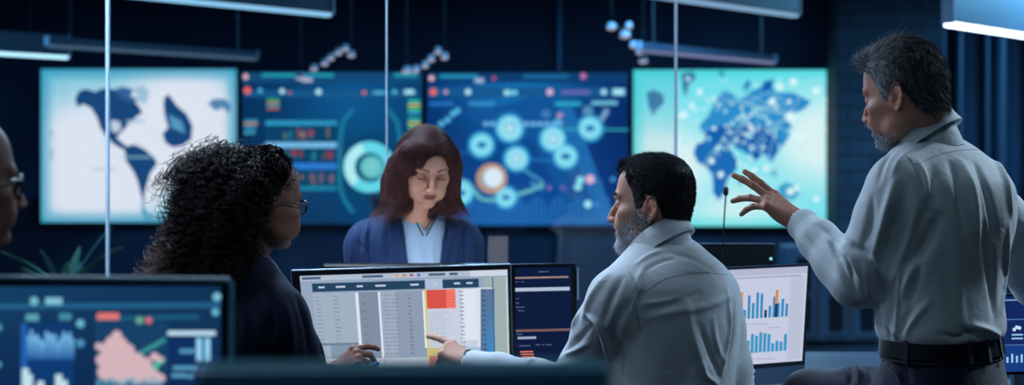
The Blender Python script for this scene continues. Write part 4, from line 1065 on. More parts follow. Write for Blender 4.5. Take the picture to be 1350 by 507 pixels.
# potted plant behind the glass, left
t = empty('potted_plant', (X(85, 6.4), 6.4, 0), 'broad leaved potted plant in the dark beneath the far left wall screen', 'plant')
zp = Z(372, 6.4) - .05
MB().lathe([(.10, 0), (.13, .02), (.17, zp - .02), (.18, zp), (.165, zp), (.16, zp - .03)], (X(85, 6.4), 6.4, 0), 28).build('plant_pot', pmat('pot', (40, 56, 66), .6), t, True)
RP = random.Random(4)
for i in range(11):
    a = RP.uniform(0, 6.28); L_ = RP.uniform(.18, .36); r_ = .35 + .5 * RP.random(); m = MB(); pts = []; c0 = np.array([X(85, 6.4), 6.4, zp - .03])
    if i == 0: a, L_, r_ = .35, .38, .42
    if i == 1: a, L_, r_ = 2.8, .26, .8
    V = []; F_ = []; nseg = 8
    for k in range(nseg + 1):
        u = k / nseg; q = c0 + np.array([math.cos(a) * r_ * L_ * u * (1 + .3 * u), math.sin(a) * r_ * L_ * u, L_ * (u - .35 * u * u * r_)]); wd = .022 * math.sin(math.pi * min(1, u * .92 + .08)) ** .7
        s_ = np.array([-math.sin(a), math.cos(a), 0]) * wd
        V += [q - s_ + (0, 0, .006), q + (0, 0, -.001), q + s_ + (0, 0, .006), q + (0, 0, -.004)]
    for k in range(nseg):
        for j in range(4): A_ = k * 4 + j; B_ = k * 4 + (j + 1) % 4; F_.append((A_, B_, B_ + 4, A_ + 4))
    m.add(V, F_).build('leaf', M_LEAF if 'M_LEAF' in globals() else globals().setdefault('M_LEAF', pmat('leaf', (70, 120, 110), .45)), t, True)
# ------------------------------------------------------------------ people
SHIRT = cloth_mat('pale_blue_shirt', (186, 198, 204), 900, .7, .25, .35)
SHIRT2 = cloth_mat('white_shirt', (184, 194, 200), 900, .7, .25, .30)
NAVY = cloth_mat('navy_suiting', (14, 24, 52), 700, .8, .05, .25)
TROUS = cloth_mat('dark_trousers', (14, 26, 54), 700, .65, .35, .25)
LEATH = pmat('black_leather', (16, 22, 28), .35, bump=(220, .15, .001))
BUTTON = pmat('pearl_button', (190, 195, 200), .3)
def obj_field(name, V, Q, mat, parent, col=None, rx=2):
    V, Q = keep_large(V, Q)
    if rx: V = relax(V, Q, 1, rx * .2)
    return V, Q
def body_mesh(F, name, parent, cols, rx=.3):
    V, Q = F.mesh(); V, Q = keep_large(V, Q); V = relax(V, Q, 1, rx); C = cols(V)
    return V, Q, link(name, mesh_np(name, V, Q, col=C), M_SKIN, parent)
def clip_below(F, z):
    F.F[:] = -smin(-F.F, -np.broadcast_to((z - F.a[2])[None, None, :], F.F.shape).astype(np.float32), .004)
def guard(V, pts, r=.09):
    return np.min([np.clip(np.linalg.norm(V - p, axis=1) / r - .3, .1, 1) for p in pts], axis=0)
def seam(S, pix, r, mat, name, parent, off=.0004):
    """a stitched seam lying on the cloth"""
    pts = S.line(pix, off, 8)
    if len(pts) > 2: return MB().tube(pts, r, 6).build(name, mat, parent, True)
SEAM = pmat('shirt_seam', (140, 156, 176), .8)

# ======================= standing man
def standing_man():
    yaw = 130 * D2R
    t = empty('person', (X(1240, 3.27), 3.27, 0), 'standing grey haired man in a pale shirt raising his open hand', 'person')
    R = rotz(yaw)
    o = P(1240, 446, 3.27)
    T = [(-.12, -.0, 0, .11, .125, .165), (-.03, 0, 0, .102, .112, .152), (.0, 0, 0, .100, .102, .148), (.06, .0, 0, .100, .098, .147), (.12, .0, 0, .105, .103, .152), (.19, -.004, 0, .113, .116, .165), (.28, -.010, 0, .117, .127, .178),
         (.347, -.010, 0, .108, .120, .175), (.39, .000, 0, .085, .098, .143), (.426, .014, 0, .062, .075, .095), (.452, .026, 0, .050, .058, .060)]
    cc = lambda l, f, u: o + R @ np.array([f, l, u])
    nk = cc(0, .03, .467)
    J = Fig(o=o, R=R, T=T, nk=nk, shL=cc(.155, .0, .352), shR=cc(-.142, .0, .350))
    elL = P(1124, 360, 3.26); wrL = P(1056, 293, 3.42)
    elR = P(1364, 364, 3.52); wrR = P(1330, 300, 3.78)
    fr = Frame(P(1194, 121, 3.25), 139, 13, -3, .955)
    # --- skin
    F = Field(axis(.50, 1.36, .007, [(X(1120, 3.25), X(1262, 3.25), .0024), (X(955, 3.5), X(1075, 3.42), .0026)]),
              axis(2.98, 3.92, .007, [(3.10, 3.40, .0026), (3.40, 3.66, .003)]),
              axis(.70, 1.70, .007, [(Z(205, 3.25), Z(30, 3.25), .0024), (Z(305, 3.45), Z(222, 3.5), .0026)]))
    J.torso(F, -.012)
    for sh, el, wr in ((J.shL, elL, wrL), (J.shR, elR, wrR)): J.arm(F, sh, el, wr, g=-.004)
    head(F, fr, top=.96, back=.90, nose=1.15, neck_to=nk + np.array([0, 0, -.01]), neck_r=.052, lids=.25, jaw=1.02)
    # left hand: palm down, fingers spread towards the screens
    tipI = P(968, 232, 3.56); d = P(1000, 255, 3.46) - wrL
    nrm = np.array([.30, -.62, .75])
    F.cap(wrL, wrL + d * .15, .0265, .025, k=.01, sq=(nrm, .82))
    hand(F, wrL, d, nrm, +1, 1.03, curl=((2, 5, 5), (5, 8, 6), (22, 18, 12), (30, 24, 14)), splay=(3, 1, -1, -5), lift=(9, 7, -2, -6), thumb=((.45, -.55), 8, 10))
    hand(F, wrR, np.array([-.5, .6, .3]), np.array([0, 0, 1.]), -1, 1.0)
    base = (178, 128, 108)
    def cols(V):
        C, near = skin_cols(V, fr, base, lip=(150, 92, 88), browc=(70, 64, 62), beard=((120, 118, 120), .0), browt=1.25)
        L = fr.inv(V); w = beard_mask(L, .05) * near; C = mix(C, lin((128, 126, 130)), np.clip(w * .8, 0, 1))
        C = mix(C, lin((52, 50, 54)), scalp_w(L, .012) * near * .95)
        return C
    V, Q, b = body_mesh(F, 'body', t, cols)
    # --- hair: combed back from the forehead, tousled, grey at the temples
    rng = np.random.RandomState(2)
    def thick(L):
        return .003 + .001 * np.clip((L[:, 2] - .02) / .09, 0, 1) + .005 * blob(L, (.06, 0, .09), (.05, .06, .04), soft=.4) + .003 * noise3(L * 45)
    Vc, Qc, wu = cap_from_head(V, Q, fr, thick, .006)
    Nc = normals(Vc, Qc); Lc = fr.inv(Vc)
    Vc = Vc + Nc * (.0016 * noise3(np.c_[Lc[:, 0] * 60, Lc[:, 1] * 160, Lc[:, 2] * 160]))[:, None]
    def tone(L, n):
        g = np.clip(.20 + .75 * blob(L, (.035, 0, .0), (.04, .2, .06), soft=.6) + .35 * blob(L, (.06, 0, .10), (.06, .2, .05), soft=.6), 0, .95)
        k = (rng.rand(n) < g)[:, None]
        return np.clip(np.where(k, np.array(lin((168, 174, 180))), np.array(lin((58, 60, 66)))) * (1 + .3 * rng.normal(size=(n, 1))), .004, 1)
    Cc = np.tile(np.array(lin((40, 42, 47))), (len(Vc), 1)); Cc = mix(Cc, lin((105, 110, 116)), .6 * blob(Lc, (.035, 0, -.0), (.035, .2, .05), soft=.5))
    bv = BVHTree.FromPolygons([tuple(v) for v in Vc], Qc.tolist())
    n = 15000; root, Nr = tri_sample(Vc, Qc, np.clip(wu, .15, 1), n, rng); Lr = fr.inv(root)
    def comb(L):
        top = np.clip((L[:, 2] - .05) / .05, 0, 1)[:, None]; sd = np.sign(L[:, 1])[:, None] * np.ones((1, 1))
        a = np.array([-1, 0, .10]) * top + np.array([-.75, 0, -.75]) * (1 - top); a = a + np.c_[np.zeros(len(L)), np.zeros(len(L)), -1.6 * np.clip((-.03 - L[:, 0]) / .05, 0, 1)]
        return a
    ln = .020 + .022 * np.clip((Lr[:, 2] - .0) / .08, 0, 1) * (1 - .4 * np.clip(-Lr[:, 0] / .08, 0, 1)); ln = ln * (.6 + .8 * rng.rand(n))
    S1 = comb_strands(root, Nr, fr, comb, ln, .08, 8, rng, bv, wave=.75, off=.0009, jitter=.20)
    # a lifted forelock at the hairline
    fl = (Lr[:, 0] > .05) & (Lr[:, 2] > .055); rf, nf = root[fl], Nr[fl]; k = len(rf)
    S2 = comb_strands(rf, nf, fr, lambda L: np.tile([.35, 0, .5], (len(L), 1)) - .32 * np.c_[np.clip((L[:, 2] - .10) / .02, 0, 2), 0 * L[:, 0], 0 * L[:, 0]] * 5, .026 * (.5 + rng.rand(k)), .5, 7, rng, None, wave=.6, jitter=.3)
    p = [(Vc, Qc, Cc), strands(S1, .00030 * (.7 + .6 * rng.rand(n)), tone(Lr, n)), strands(S2, .00028, tone(Lr[fl], k))]
    hair_mesh(p, 'hair', M_HAIR, t)
    # beard: short grey bristles on chin and jaw, brows
    L = fr.inv(V); w = np.clip(beard_mask(L, .0), 0, 1) * (np.abs(L) < .16).all(1); n = 3200; r2, n2 = tri_sample(V, Q, w ** 1.5, n, rng)
    S3 = comb_strands(r2, n2, fr, lambda L: np.tile([.25, 0, -1.], (len(L), 1)), .009 * (.5 + rng.rand(n)), .5, 4, rng, None, jitter=.3)
    wb = np.zeros(len(V))
    for y in (-1, 1): wb = np.maximum(wb, blob(L, (.088, y * .032, .0245), (.02, .019, .004), soft=.3))
    r3, n3 = tri_sample(V, Q, wb * (np.abs(L) < .16).all(1), 260, rng)
    S4 = comb_strands(r3, n3, fr, lambda L: np.c_[-.3 + 0 * L[:, 0], np.sign(L[:, 1]), .25 + 0 * L[:, 0]], .0045, .05, 4, rng, None, jitter=.15)
    hair_mesh([strands(S3, .00042, grey_mix(n, rng, (70, 70, 74), (190, 194, 202), .75)), strands(S4, .0004, grey_mix(260, rng, (40, 38, 38), (120, 120, 120), .4))], 'beard', M_HAIR, t)
    # --- shirt
    F = Field(axis(.55, 1.36, .0055, [(.60, 1.36, .0042)]), axis(2.98, 3.86, .0055, [(2.98, 3.36, .0045)]), axis(.84, 1.52, .0045))
    J.torso(F, .010, k=.03)
    F.column(o, R, smooth_table([(.0, 0, 0, .110, .114, .158), (.03, 0, 0, .122, .124, .168), (.10, 0, 0, .116, .116, .163), (.2, 0, 0, .110, .110, .160)]), n=2.2, k=.02, cap=.02)   # blouses over the belt
    for q, (sh, el, wr) in enumerate(((J.shL, elL, wrL), (J.shR, elR, wrR))):
        v = wr - el; v /= np.linalg.norm(v)
        low = np.array([.012, -.005, -.022]); m1 = sh + (el - sh) * .35; m2 = sh + (el - sh) * .72
        F.chain([sh, m1 + low * .3, m2 + low * .8, el + low * .65, el + (wr - el) * .30 + low * .4, el + (wr - el) * .68, wr - v * .050], [.058, .064, .066, .058, .054, .044, .036], k=.03)
        F.chain([wr - v * .070, wr - v * .010], [.0410, .0395], k=.004)
        F.cap(wr - v * .03, wr + v * .05, .0300, .0320, k=.002, op='sub')
    F.cap(nk + R[:, 2] * .045, nk + R[:, 2] * .10 + R[:, 0] * .02, .050, .062, k=.006, op='sub')
    clip_below(F, o[2] + .002)
    Vs, Qs = F.mesh(); Vs, Qs = keep_large(Vs, Qs); Vs = relax(Vs, Qs, 1, .3)
    S = Surf(Vs, Qs)
    S.fold([  # sleeve: long drapes from the shoulder, crook of the elbow, elbow bag
        ([(1180, 238), (1165, 290), (1150, 340)], .010, .012), ([(1196, 245), (1180, 300), (1160, 360)], -.007, .012), ([(1210, 262), (1196, 320), (1172, 380)], .008, .013),
        ([(1150, 262), (1146, 300), (1136, 326)], -.006, .010), ([(1118, 322), (1140, 334), (1152, 348)], -.012, .010), ([(1108, 326), (1126, 346), (1138, 374)], .009, .010),
        ([(1098, 322), (1108, 350), (1124, 384)], -.008, .009), ([(1120, 340), (1122, 366), (1130, 390)], -.006, .008), ([(1140, 352), (1144, 374), (1146, 392)], .007, .008), ([(1152, 350), (1158, 370), (1158, 388)], -.006, .008),
        ([(1072, 300), (1090, 318), (1100, 336)], .005, .008), ([(1066, 312), (1082, 336), (1098, 360)], -.004, .008), ([(1084, 300), (1102, 312), (1116, 318)], -.004, .007),
        # armhole, side and waist
        ([(1236, 286), (1222, 318), (1204, 346)], -.014, .014), ([(1206, 345), (1198, 366), (1190, 392)], .008, .009), ([(1214, 350), (1206, 374), (1200, 402)], -.006, .008), ([(1190, 352), (1184, 386), (1182, 420), (1180, 446)], .005, .007),
        ([(1176, 400), (1172, 424), (1174, 444)], -.005, .008), ([(1204, 404), (1192, 424), (1184, 446)], -.006, .009), ([(1224, 398), (1208, 416), (1192, 440)], .006, .009), ([(1166, 424), (1174, 434), (1186, 446)], .005, .006),
        ([(1160, 398), (1166, 420), (1170, 440)], .004, .007), ([(1240, 440), (1262, 444), (1288, 436)], -.006, .008), ([(1284, 430), (1300, 434), (1318, 442)], .008, .009), ([(1266, 432), (1284, 440), (1294, 446)], -.005, .007),
        # back: pleats below the yoke, shoulder blade, rim
        ([(1254, 216), (1264, 248), (1272, 300)], -.009, .012), ([(1268, 214), (1282, 250), (1290, 310)], .007, .014), ([(1286, 216), (1302, 256), (1312, 310)], -.008, .013), ([(1312, 210), (1326, 240), (1334, 280)], .007, .012),
        ([(1230, 222), (1230, 252), (1218, 300)], -.007, .013), ([(1212, 214), (1222, 240), (1228, 270)], .006, .010), ([(1298, 300), (1306, 360), (1312, 420)], -.007, .016), ([(1256, 300), (1262, 360), (1266, 420)], .004, .018), ([(1330, 300), (1326, 360), (1320, 410)], .005, .012),
        ([(1180, 196), (1166, 214), (1158, 240)], -.004, .008), ([(1198, 200), (1184, 214), (1176, 232)], .004, .008)])
    S.V = S.V + normals(S.V, S.Q) * (guard(S.V, [wrL, wrR]) * cloth_noise(S.V, S.Q, .0020, 7, (1, 1, .6), 1, False) + guard(S.V, [wrL, wrR]) * cloth_noise(S.V, S.Q, .0008, 20, (1, 1, .7), 2, False))[:, None]
    sh = link('shirt', mesh_np('shirt', S.V, S.Q), SHIRT, t)
    S = Surf(S.V, S.Q)
    seam(S, [(1196, 206), (1208, 216), (1240, 203), (1280, 197), (1318, 200)], .0006, SEAM, 'seam', sh)
    seam(S, [(1200, 208), (1214, 240), (1224, 280)], .0005, SEAM, 'seam', sh)
    seam(S, [(1186, 360), (1184, 400), (1180, 446)], .0005, SEAM, 'seam', sh)
    Rc = rotz(150 * D2R) @ roty(.42)
    collar(nk + np.array([-.016, -.012, -.006]), Rc, .070, .068, h=.046, stand=.055, name='collar', mat=SHIRT, parent=sh, spread=.014, front_drop=.016)
    v = (wrL - elL); v /= np.linalg.norm(v)
    # --- belt and trousers
    Rb = rotz(yaw)
    F = Field(axis(.50, 1.34, .006), axis(2.90, 3.75, .006), axis(.0, .96, .007))
    hips = [(-.28, 0, 0, .07, .09, .13), (-.20, -.008, 0, .106, .135, .162), (-.12, -.006, 0, .108, .128, .164), (-.03, 0, 0, .106, .116, .158), (.005, 0, 0, .104, .108, .153)]
    F.column(o, R, smooth_table(hips), n=2.2, k=.0, cap=.008)
    hipL = cc(.085, .02, -.155); knL = P(1068, 526, 3.42); anL = np.array([knL[0] - .02, 3.22, .12])
    hipR = cc(-.080, -.01, -.165); knR = np.array([hipR[0] + .02, hipR[1] + .02, .50]); anR = np.array([hipR[0] + .03, hipR[1] - .03, .09])
    F.chain([hipL, hipL + (knL - hipL) * .5, knL], [.092, .083, .070], k=.03); F.chain([knL, (knL + anL) / 2, anL], [.066, .062, .052], k=.02)
    F.chain([hipR, (hipR + knR) / 2, knR, (knR + anR) / 2, anR], [.100, .088, .070, .066, .056], k=.03)
    Vt, Qt = F.mesh(); Vt, Qt = keep_large(Vt, Qt); Vt = relax(Vt, Qt, 1, .3); S = Surf(Vt, Qt)
    S.fold([([(1118, 478), (1122, 492), (1120, 506)], -.006, .006), ([(1128, 478), (1132, 492), (1132, 506)], .006, .006), ([(1140, 478), (1146, 492), (1148, 506)], -.005, .006), ([(1168, 476), (1182, 488), (1190, 506)], .008, .006), ([(1176, 474), (1192, 486), (1202, 504)], -.006, .006), ([(1155, 478), (1164, 490), (1168, 506)], .004, .006), ([(1196, 484), (1216, 484), (1236, 486)], -.003, .003)])
    tr = link('trousers', mesh_np('trousers', S.V, S.Q), TROUS, t)
    def ringband(name, z0, z1, off, mat, par, th=.005, a0=0, a1=2 * math.pi, n=72):
        Tm = np.array(smooth_table(hips)); m = MB(); V_ = []; F_ = []
        for i in range(n + 1):
            a = a0 + (a1 - a0) * i / n; ca, sa = math.cos(a), math.sin(a)
            for z, e in ((z0, 0), (z0, th), (z1, th), (z1, 0)):
                f, bk, w_ = (np.interp(min(z, .004), Tm[:, 0], Tm[:, j]) for j in (3, 4, 5)); ax = f if ca > 0 else bk
                k = 1 / (abs(ca / ax) ** 2.2 + abs(sa / w_) ** 2.2) ** (1 / 2.2)
                V_.append(cc((k + off + e) * sa, (k + off + e) * ca, z))
        for i in range(n):
            for j in range(4): A = i * 4 + j; B = i * 4 + (j + 1) % 4; F_.append((A, B, B + 4, A + 4))
        F_.append((0, 3, 2, 1)) if a1 - a0 < 6.2 else None
        return m.add(V_, F_).build(name, mat, par, True)
    ringband('waistband', -.040, .012, .000, TROUS, tr, .004)
    be = ringband('belt', -.030, .008, .004, LEATH, t, .0045)
    for a in (150, 178, 205, 95, 262): ringband('belt_loop', -.040, .014, .0085, TROUS, tr, .003, a * D2R, (a + 4) * D2R, 3)
    for sgn, an in ((1, anL), (-1, anR)):
        f_ = R[:, 0]; s0 = np.array([an[0], an[1], 0.])
        F = Field(axis(s0[0] - .3, s0[0] + .3, .008), axis(s0[1] - .3, s0[1] + .3, .008), axis(-.01, .16, .006))
        F.cap(s0 + f_ * -.05 + (0, 0, .045), s0 + f_ * .15 + (0, 0, .032), .044, .034, k=.02); F.cap(s0 + (0, 0, .06), s0 + (0, 0, .12), .045, .042, k=.03)
        F._apply(np.array([-9, -9, -.5]) * 0 + s0 - .35, s0 + .35, lambda X_, Y_, Z_: .002 - Z_, .0, 'and')
        Vx, Qx = F.mesh(); link('shoe', mesh_np('shoe', *keep_large(Vx, Qx)), LEATH, t)
    return t
standing_man()
# ======================= seated bearded man
def seated_man():
    yaw = 128 * D2R
    t = empty('person', (X(885, 3.6), 3.55, 0), 'seated bearded man in a white shirt pointing at the spreadsheet monitor', 'person')
    R = rotz(yaw) @ roty(.03)
    o = P(886, 600, 3.50)
    T = [(-.10, 0, 0, .12, .12, .165), (.0, 0, 0, .12, .11, .160), (.08, .0, 0, .122, .110, .160), (.16, .0, 0, .120, .113, .158), (.25, -.006, 0, .118, .120, .164), (.34, -.012, 0, .114, .122, .168),
         (.41, -.014, 0, .104, .114, .160), (.455, -.006, 0, .085, .098, .135), (.495, .006, 0, .062, .076, .090), (.525, .016, 0, .050, .058, .060)]
    cc = lambda l, f, u: o + R @ np.array([f, l, u])
    nk = cc(0, .020, .535)
    J = Fig(o=o, R=R, T=T, nk=nk, shL=cc(.165, .0, .395), shR=cc(-.140, .0, .385))
    elL = P(752, 506, 3.56); wrL = P(623, 480, 3.80)
    elR = P(960, 520, 3.62); wrR = P(900, 560, 3.85)
    fr = Frame(P(862, 266, 3.53), 159, 2, -2, .98)
    F = Field(axis(-.26, .66, .007, [(X(795, 3.53), X(925, 3.53), .0024), (X(555, 3.85), X(650, 3.7), .0024)]),
              axis(3.15, 4.05, .007, [(3.40, 3.66, .0026), (3.70, 3.92, .0028)]),
              axis(.55, 1.50, .007, [(Z(345, 3.53), Z(195, 3.53), .0024), (Z(500, 3.8), Z(425, 3.8), .0024)]))
    J.torso(F, -.012)
    for sh, el, wr in ((J.shL, elL, wrL), (J.shR, elR, wrR)): J.arm(F, sh, el, wr, g=-.006)
    head(F, fr, top=.92, nose=1.05, neck_to=nk + np.array([0, 0, -.01]), neck_r=.053, lids=.15, jaw=1.05)
    d = P(578, 455, 3.86) - wrL; nrm = np.array([.25, -.55, .80])
    F.cap(wrL, wrL + d * .15, .0255, .024, k=.01, sq=(nrm, .82))
    hand(F, wrL, d, nrm, +1, 1.02, curl=((4, 8, 8), (62, 62, 30), (66, 66, 34), (62, 66, 34)), splay=(2, 0, -3, -8), lift=(-2, -6, -8, -10), thumb=((.10, -.85), 10, 20))
    hand(F, wrR, np.array([-.6, .5, -.1]), np.array([0, 0, 1.]), -1, .95)
    def cols(V):
        C, near = skin_cols(V, fr, (184, 138, 118), lip=(146, 92, 90), browc=(40, 34, 32), browt=1.2)
        L = fr.inv(V); w = beard_mask(L, .9) * near; C = mix(C, lin((104, 100, 102)), np.clip(w * .8, 0, 1)); C = mix(C, lin((20, 22, 27)), scalp_w(L, .018) * near * .97)
        return C
    V, Q, b = body_mesh(F, 'body', t, cols)
    rng = np.random.RandomState(5)
    thick = lambda L: .0025 + .0030 * np.clip((L[:, 2] - .03) / .07, 0, 1) + .003 * blob(L, (.07, 0, .085), (.03, .05, .03), soft=.4) + .0012 * noise3(L * 60)
    Vc, Qc, wu = cap_from_head(V, Q, fr, thick, .026, .008); Lc = fr.inv(Vc)
    Vc = Vc + normals(Vc, Qc) * (.0008 * noise3(np.c_[Lc[:, 0] * 90, Lc[:, 1] * 220, Lc[:, 2] * 220]))[:, None]
    Cc = np.tile(np.array(lin((20, 22, 28))), (len(Vc), 1)); Cc = mix(Cc, lin((70, 72, 78)), .5 * blob(Lc, (.03, 0, -.0), (.03, .2, .05), soft=.5))
    n = 14000; root, Nr = tri_sample(Vc, Qc, np.clip(wu, .2, 1), n, rng); Lr = fr.inv(root); bv = BVHTree.FromPolygons([tuple(v) for v in Vc], Qc.tolist())
    def comb(L):
        top = np.clip((L[:, 2] - .05) / .04, 0, 1)[:, None]; front = np.clip((L[:, 0] - .055) / .03, 0, 1)[:, None] * top
        return np.array([.55, 0, .15]) * top * (1 - front) + np.array([.05, 0, .5]) * front + np.array([-.35, 0, -1.]) * (1 - top)
    ln = (.007 + .009 * np.clip((Lr[:, 2] - .03) / .06, 0, 1)) * (.6 + .7 * rng.rand(n))
    S1 = comb_strands(root, Nr, fr, comb, ln, .12, 5, rng, bv, wave=.15, off=.0006, jitter=.2)
    g = np.clip(.015 + .50 * blob(Lr, (.035, 0, -.005), (.03, .2, .05), soft=.5), 0, .9); k = (rng.rand(n) < g)[:, None]
    Ct = np.clip(np.where(k, np.array(lin((120, 124, 132))), np.array(lin((32, 35, 42)))) * (1 + .3 * rng.normal(size=(n, 1))), .003, 1)
    hair_mesh([(Vc, Qc, Cc), strands(S1, .00032 * (.7 + .6 * rng.rand(n)), Ct)], 'hair', M_HAIR, t)
    L = fr.inv(V); w = np.clip(beard_mask(L, .95), 0, 1) * (np.abs(L) < .16).all(1); n = 6000; r2, n2 = tri_sample(V, Q, w ** 1.3, n, rng); L2 = fr.inv(r2)
    S3 = comb_strands(r2, n2, fr, lambda L: np.c_[.30 + 0 * L[:, 0], 0 * L[:, 0], -1. + 0 * L[:, 0]], (.007 + .010 * blob(L2, (.07, 0, -.11), (.05, .06, .03), soft=.4)) * (.5 + rng.rand(n)), .30, 5, rng, None, jitter=.25)
    wb = np.zeros(len(V))
    for y in (-1, 1): wb = np.maximum(wb, blob(L, (.088, y * .032, .0245), (.02, .019, .004), soft=.3))
    r3, n3 = tri_sample(V, Q, wb * (np.abs(L) < .16).all(1), 260, rng)
    S4 = comb_strands(r3, n3, fr, lambda L: np.c_[-.3 + 0 * L[:, 0], np.sign(L[:, 1]), .25 + 0 * L[:, 0]], .004, .05, 4, rng, None, jitter=.15)
    fw = np.clip((L2[:, 0] + .01) / .05, 0, 1) * .65 + .28; kk = (rng.rand(n) < fw)[:, None]
    Cb = np.clip(np.where(kk, np.array(lin((196, 198, 204))), np.array(lin((60, 56, 58)))) * (1 + .25 * rng.normal(size=(n, 1))), .005, 1)
    hair_mesh([strands(S3, .00045, Cb), strands(S4, .0004, grey_mix(260, rng, (30, 28, 28), (90, 90, 90), .3))], 'beard', M_HAIR, t)
    # shirt
    F = Field(axis(-.16, .64, .0045), axis(3.15, 4.0, .0048), axis(.64, 1.26, .0042))
    J.torso(F, .011)
    for q, (sh, el, wr) in enumerate(((J.shL, elL, wrL), (J.shR, elR, wrR))):
        v = wr - el; v /= np.linalg.norm(v); low = np.array([.008, -.004, -.020]) * (1 - q)
        m1 = sh + (el - sh) * .35; m2 = sh + (el - sh) * .72
        F.chain([sh, m1 + low * .3, m2 + low * 1.2, el + low * .5, el + (wr - el) * .35 + low * .3, el + (wr - el) * .72, wr - v * .045], [.060, .066, .068, .060, .048, .040, .037], k=.03)
        F.chain([wr - v * .060, wr - v * .006], [.0400, .0385], k=.004); F.cap(wr - v * .03, wr + v * .05, .0295, .0310, k=.002, op='sub')
    F.cap(nk + R[:, 2] * .045, nk + R[:, 2] * .10 + R[:, 0] * .02, .050, .060, k=.006, op='sub')
    Vs, Qs = F.mesh(); Vs, Qs = keep_large(Vs, Qs); Vs = relax(Vs, Qs, 1, .3)
    S = Surf(Vs, Qs)
    S.fold([([(845, 385), (838, 410), (843, 445)], -.009, .008), ([(842, 386), (815, 420), (800, 470)], -.006, .012), ([(776, 416), (792, 430), (802, 472)], .012, .007), ([(772, 420), (784, 438), (794, 476)], -.008, .008),
        ([(800, 362), (780, 390), (768, 420)], .006, .012), ([(820, 366), (806, 395), (796, 425)], -.005, .010), ([(790, 356), (764, 396), (742, 430)], -.004, .010), ([(764, 412), (748, 440), (726, 462)], .005, .009), ([(782, 426), (764, 446), (742, 466)], -.006, .008),
        ([(776, 452), (752, 464), (724, 470)], .006, .008), ([(730, 450), (716, 464), (704, 478)], -.004, .006), ([(722, 454), (708, 468), (694, 480)], .004, .006), ([(750, 440), (738, 456), (730, 474)], -.004, .006),
        ([(850, 420), (880, 412), (930, 404), (965, 390)], .004, .010), ([(856, 408), (886, 400), (920, 386)], -.004, .009), ([(846, 400), (872, 398), (900, 392)], .003, .007),
        ([(905, 400), (912, 440), (930, 490)], .004, .014), ([(922, 430), (934, 460), (950, 500)], -.004, .010), ([(940, 420), (944, 450), (956, 480)], .003, .009), ([(926, 480), (930, 494), (946, 506)], .005, .007),
        ([(968, 400), (966, 440), (958, 480)], -.005, .010), ([(958, 380), (962, 430), (952, 490)], .004, .010), ([(824, 470), (822, 490), (826, 507)], -.004, .006),
        ([(850, 350), (842, 366), (838, 384)], .003, .007), ([(880, 332), (910, 340), (940, 356)], -.003, .010), ([(840, 346), (856, 336), (876, 328)], .003, .007), ([(850, 356), (868, 346), (890, 340)], -.0025, .006)])
    S.V = S.V + normals(S.V, S.Q) * (guard(S.V, [wrL, wrR]) * cloth_noise(S.V, S.Q, .0022, 7, (1, 1, 1.4), 5, False) + guard(S.V, [wrL, wrR]) * cloth_noise(S.V, S.Q, .0008, 22, (1, 1, 1.6), 6, False))[:, None]
    sh = link('shirt', mesh_np('shirt', S.V, S.Q), SHIRT2, t); S = Surf(S.V, S.Q)
    seam(S, [(845, 388), (880, 366), (930, 360), (958, 362)], .0006, SEAM, 'seam', sh)
    seam(S, [(828, 356), (842, 384), (844, 420)], .0005, SEAM, 'seam', sh)
    # gathered loop on the yoke
    pts = S.line([(902, 356), (915, 357), (934, 358)], .001, 12)
    if len(pts) > 3:
        m = MB()
        for i in range(9):
            p = pts[int(i * (len(pts) - 1) / 8)]; m.tube([p + (0, -.002, .004), p + (0, -.003, -.004)], .0017, 6)
        m.build('yoke_gathers', SHIRT2, sh, True)
    Rc = rotz(150 * D2R) @ roty(.34)
    collar(nk + np.array([-.004, -.010, -.014]), Rc, .070, .067, h=.046, stand=.055, name='collar', mat=SHIRT2, parent=sh, spread=.010, front_drop=.02)
    # steel watch on the left wrist
    v = (wrL - elL); v /= np.linalg.norm(v); Rw = basis(z=v, x=nrm); w_ = wrL + v * .020
    wt = MB().lathe([(.0265, -.009), (.0300, -.009), (.0306, 0), (.0300, .009), (.0265, .009)], w_, 32, Rw).build('wristwatch', M_EDGE, t, True)
    MB().lathe([(.0165, -.001), (.0175, .003), (.0165, .008), (.014, .009)], w_ + Rw[:, 0] * .0275, 28, np.stack([Rw[:, 1], Rw[:, 2], Rw[:, 0]], 1)).build('watch_case', M_DARK, wt, True)
    # trousers, shoes, seat
    legs(t, o - (0, 0, .08), R, TROUS, None, yaw)
    stool(np.array([o[0], o[1], 0]), 'office stool under the seated bearded man, below the frame', z=o[2] - .21)
    return t
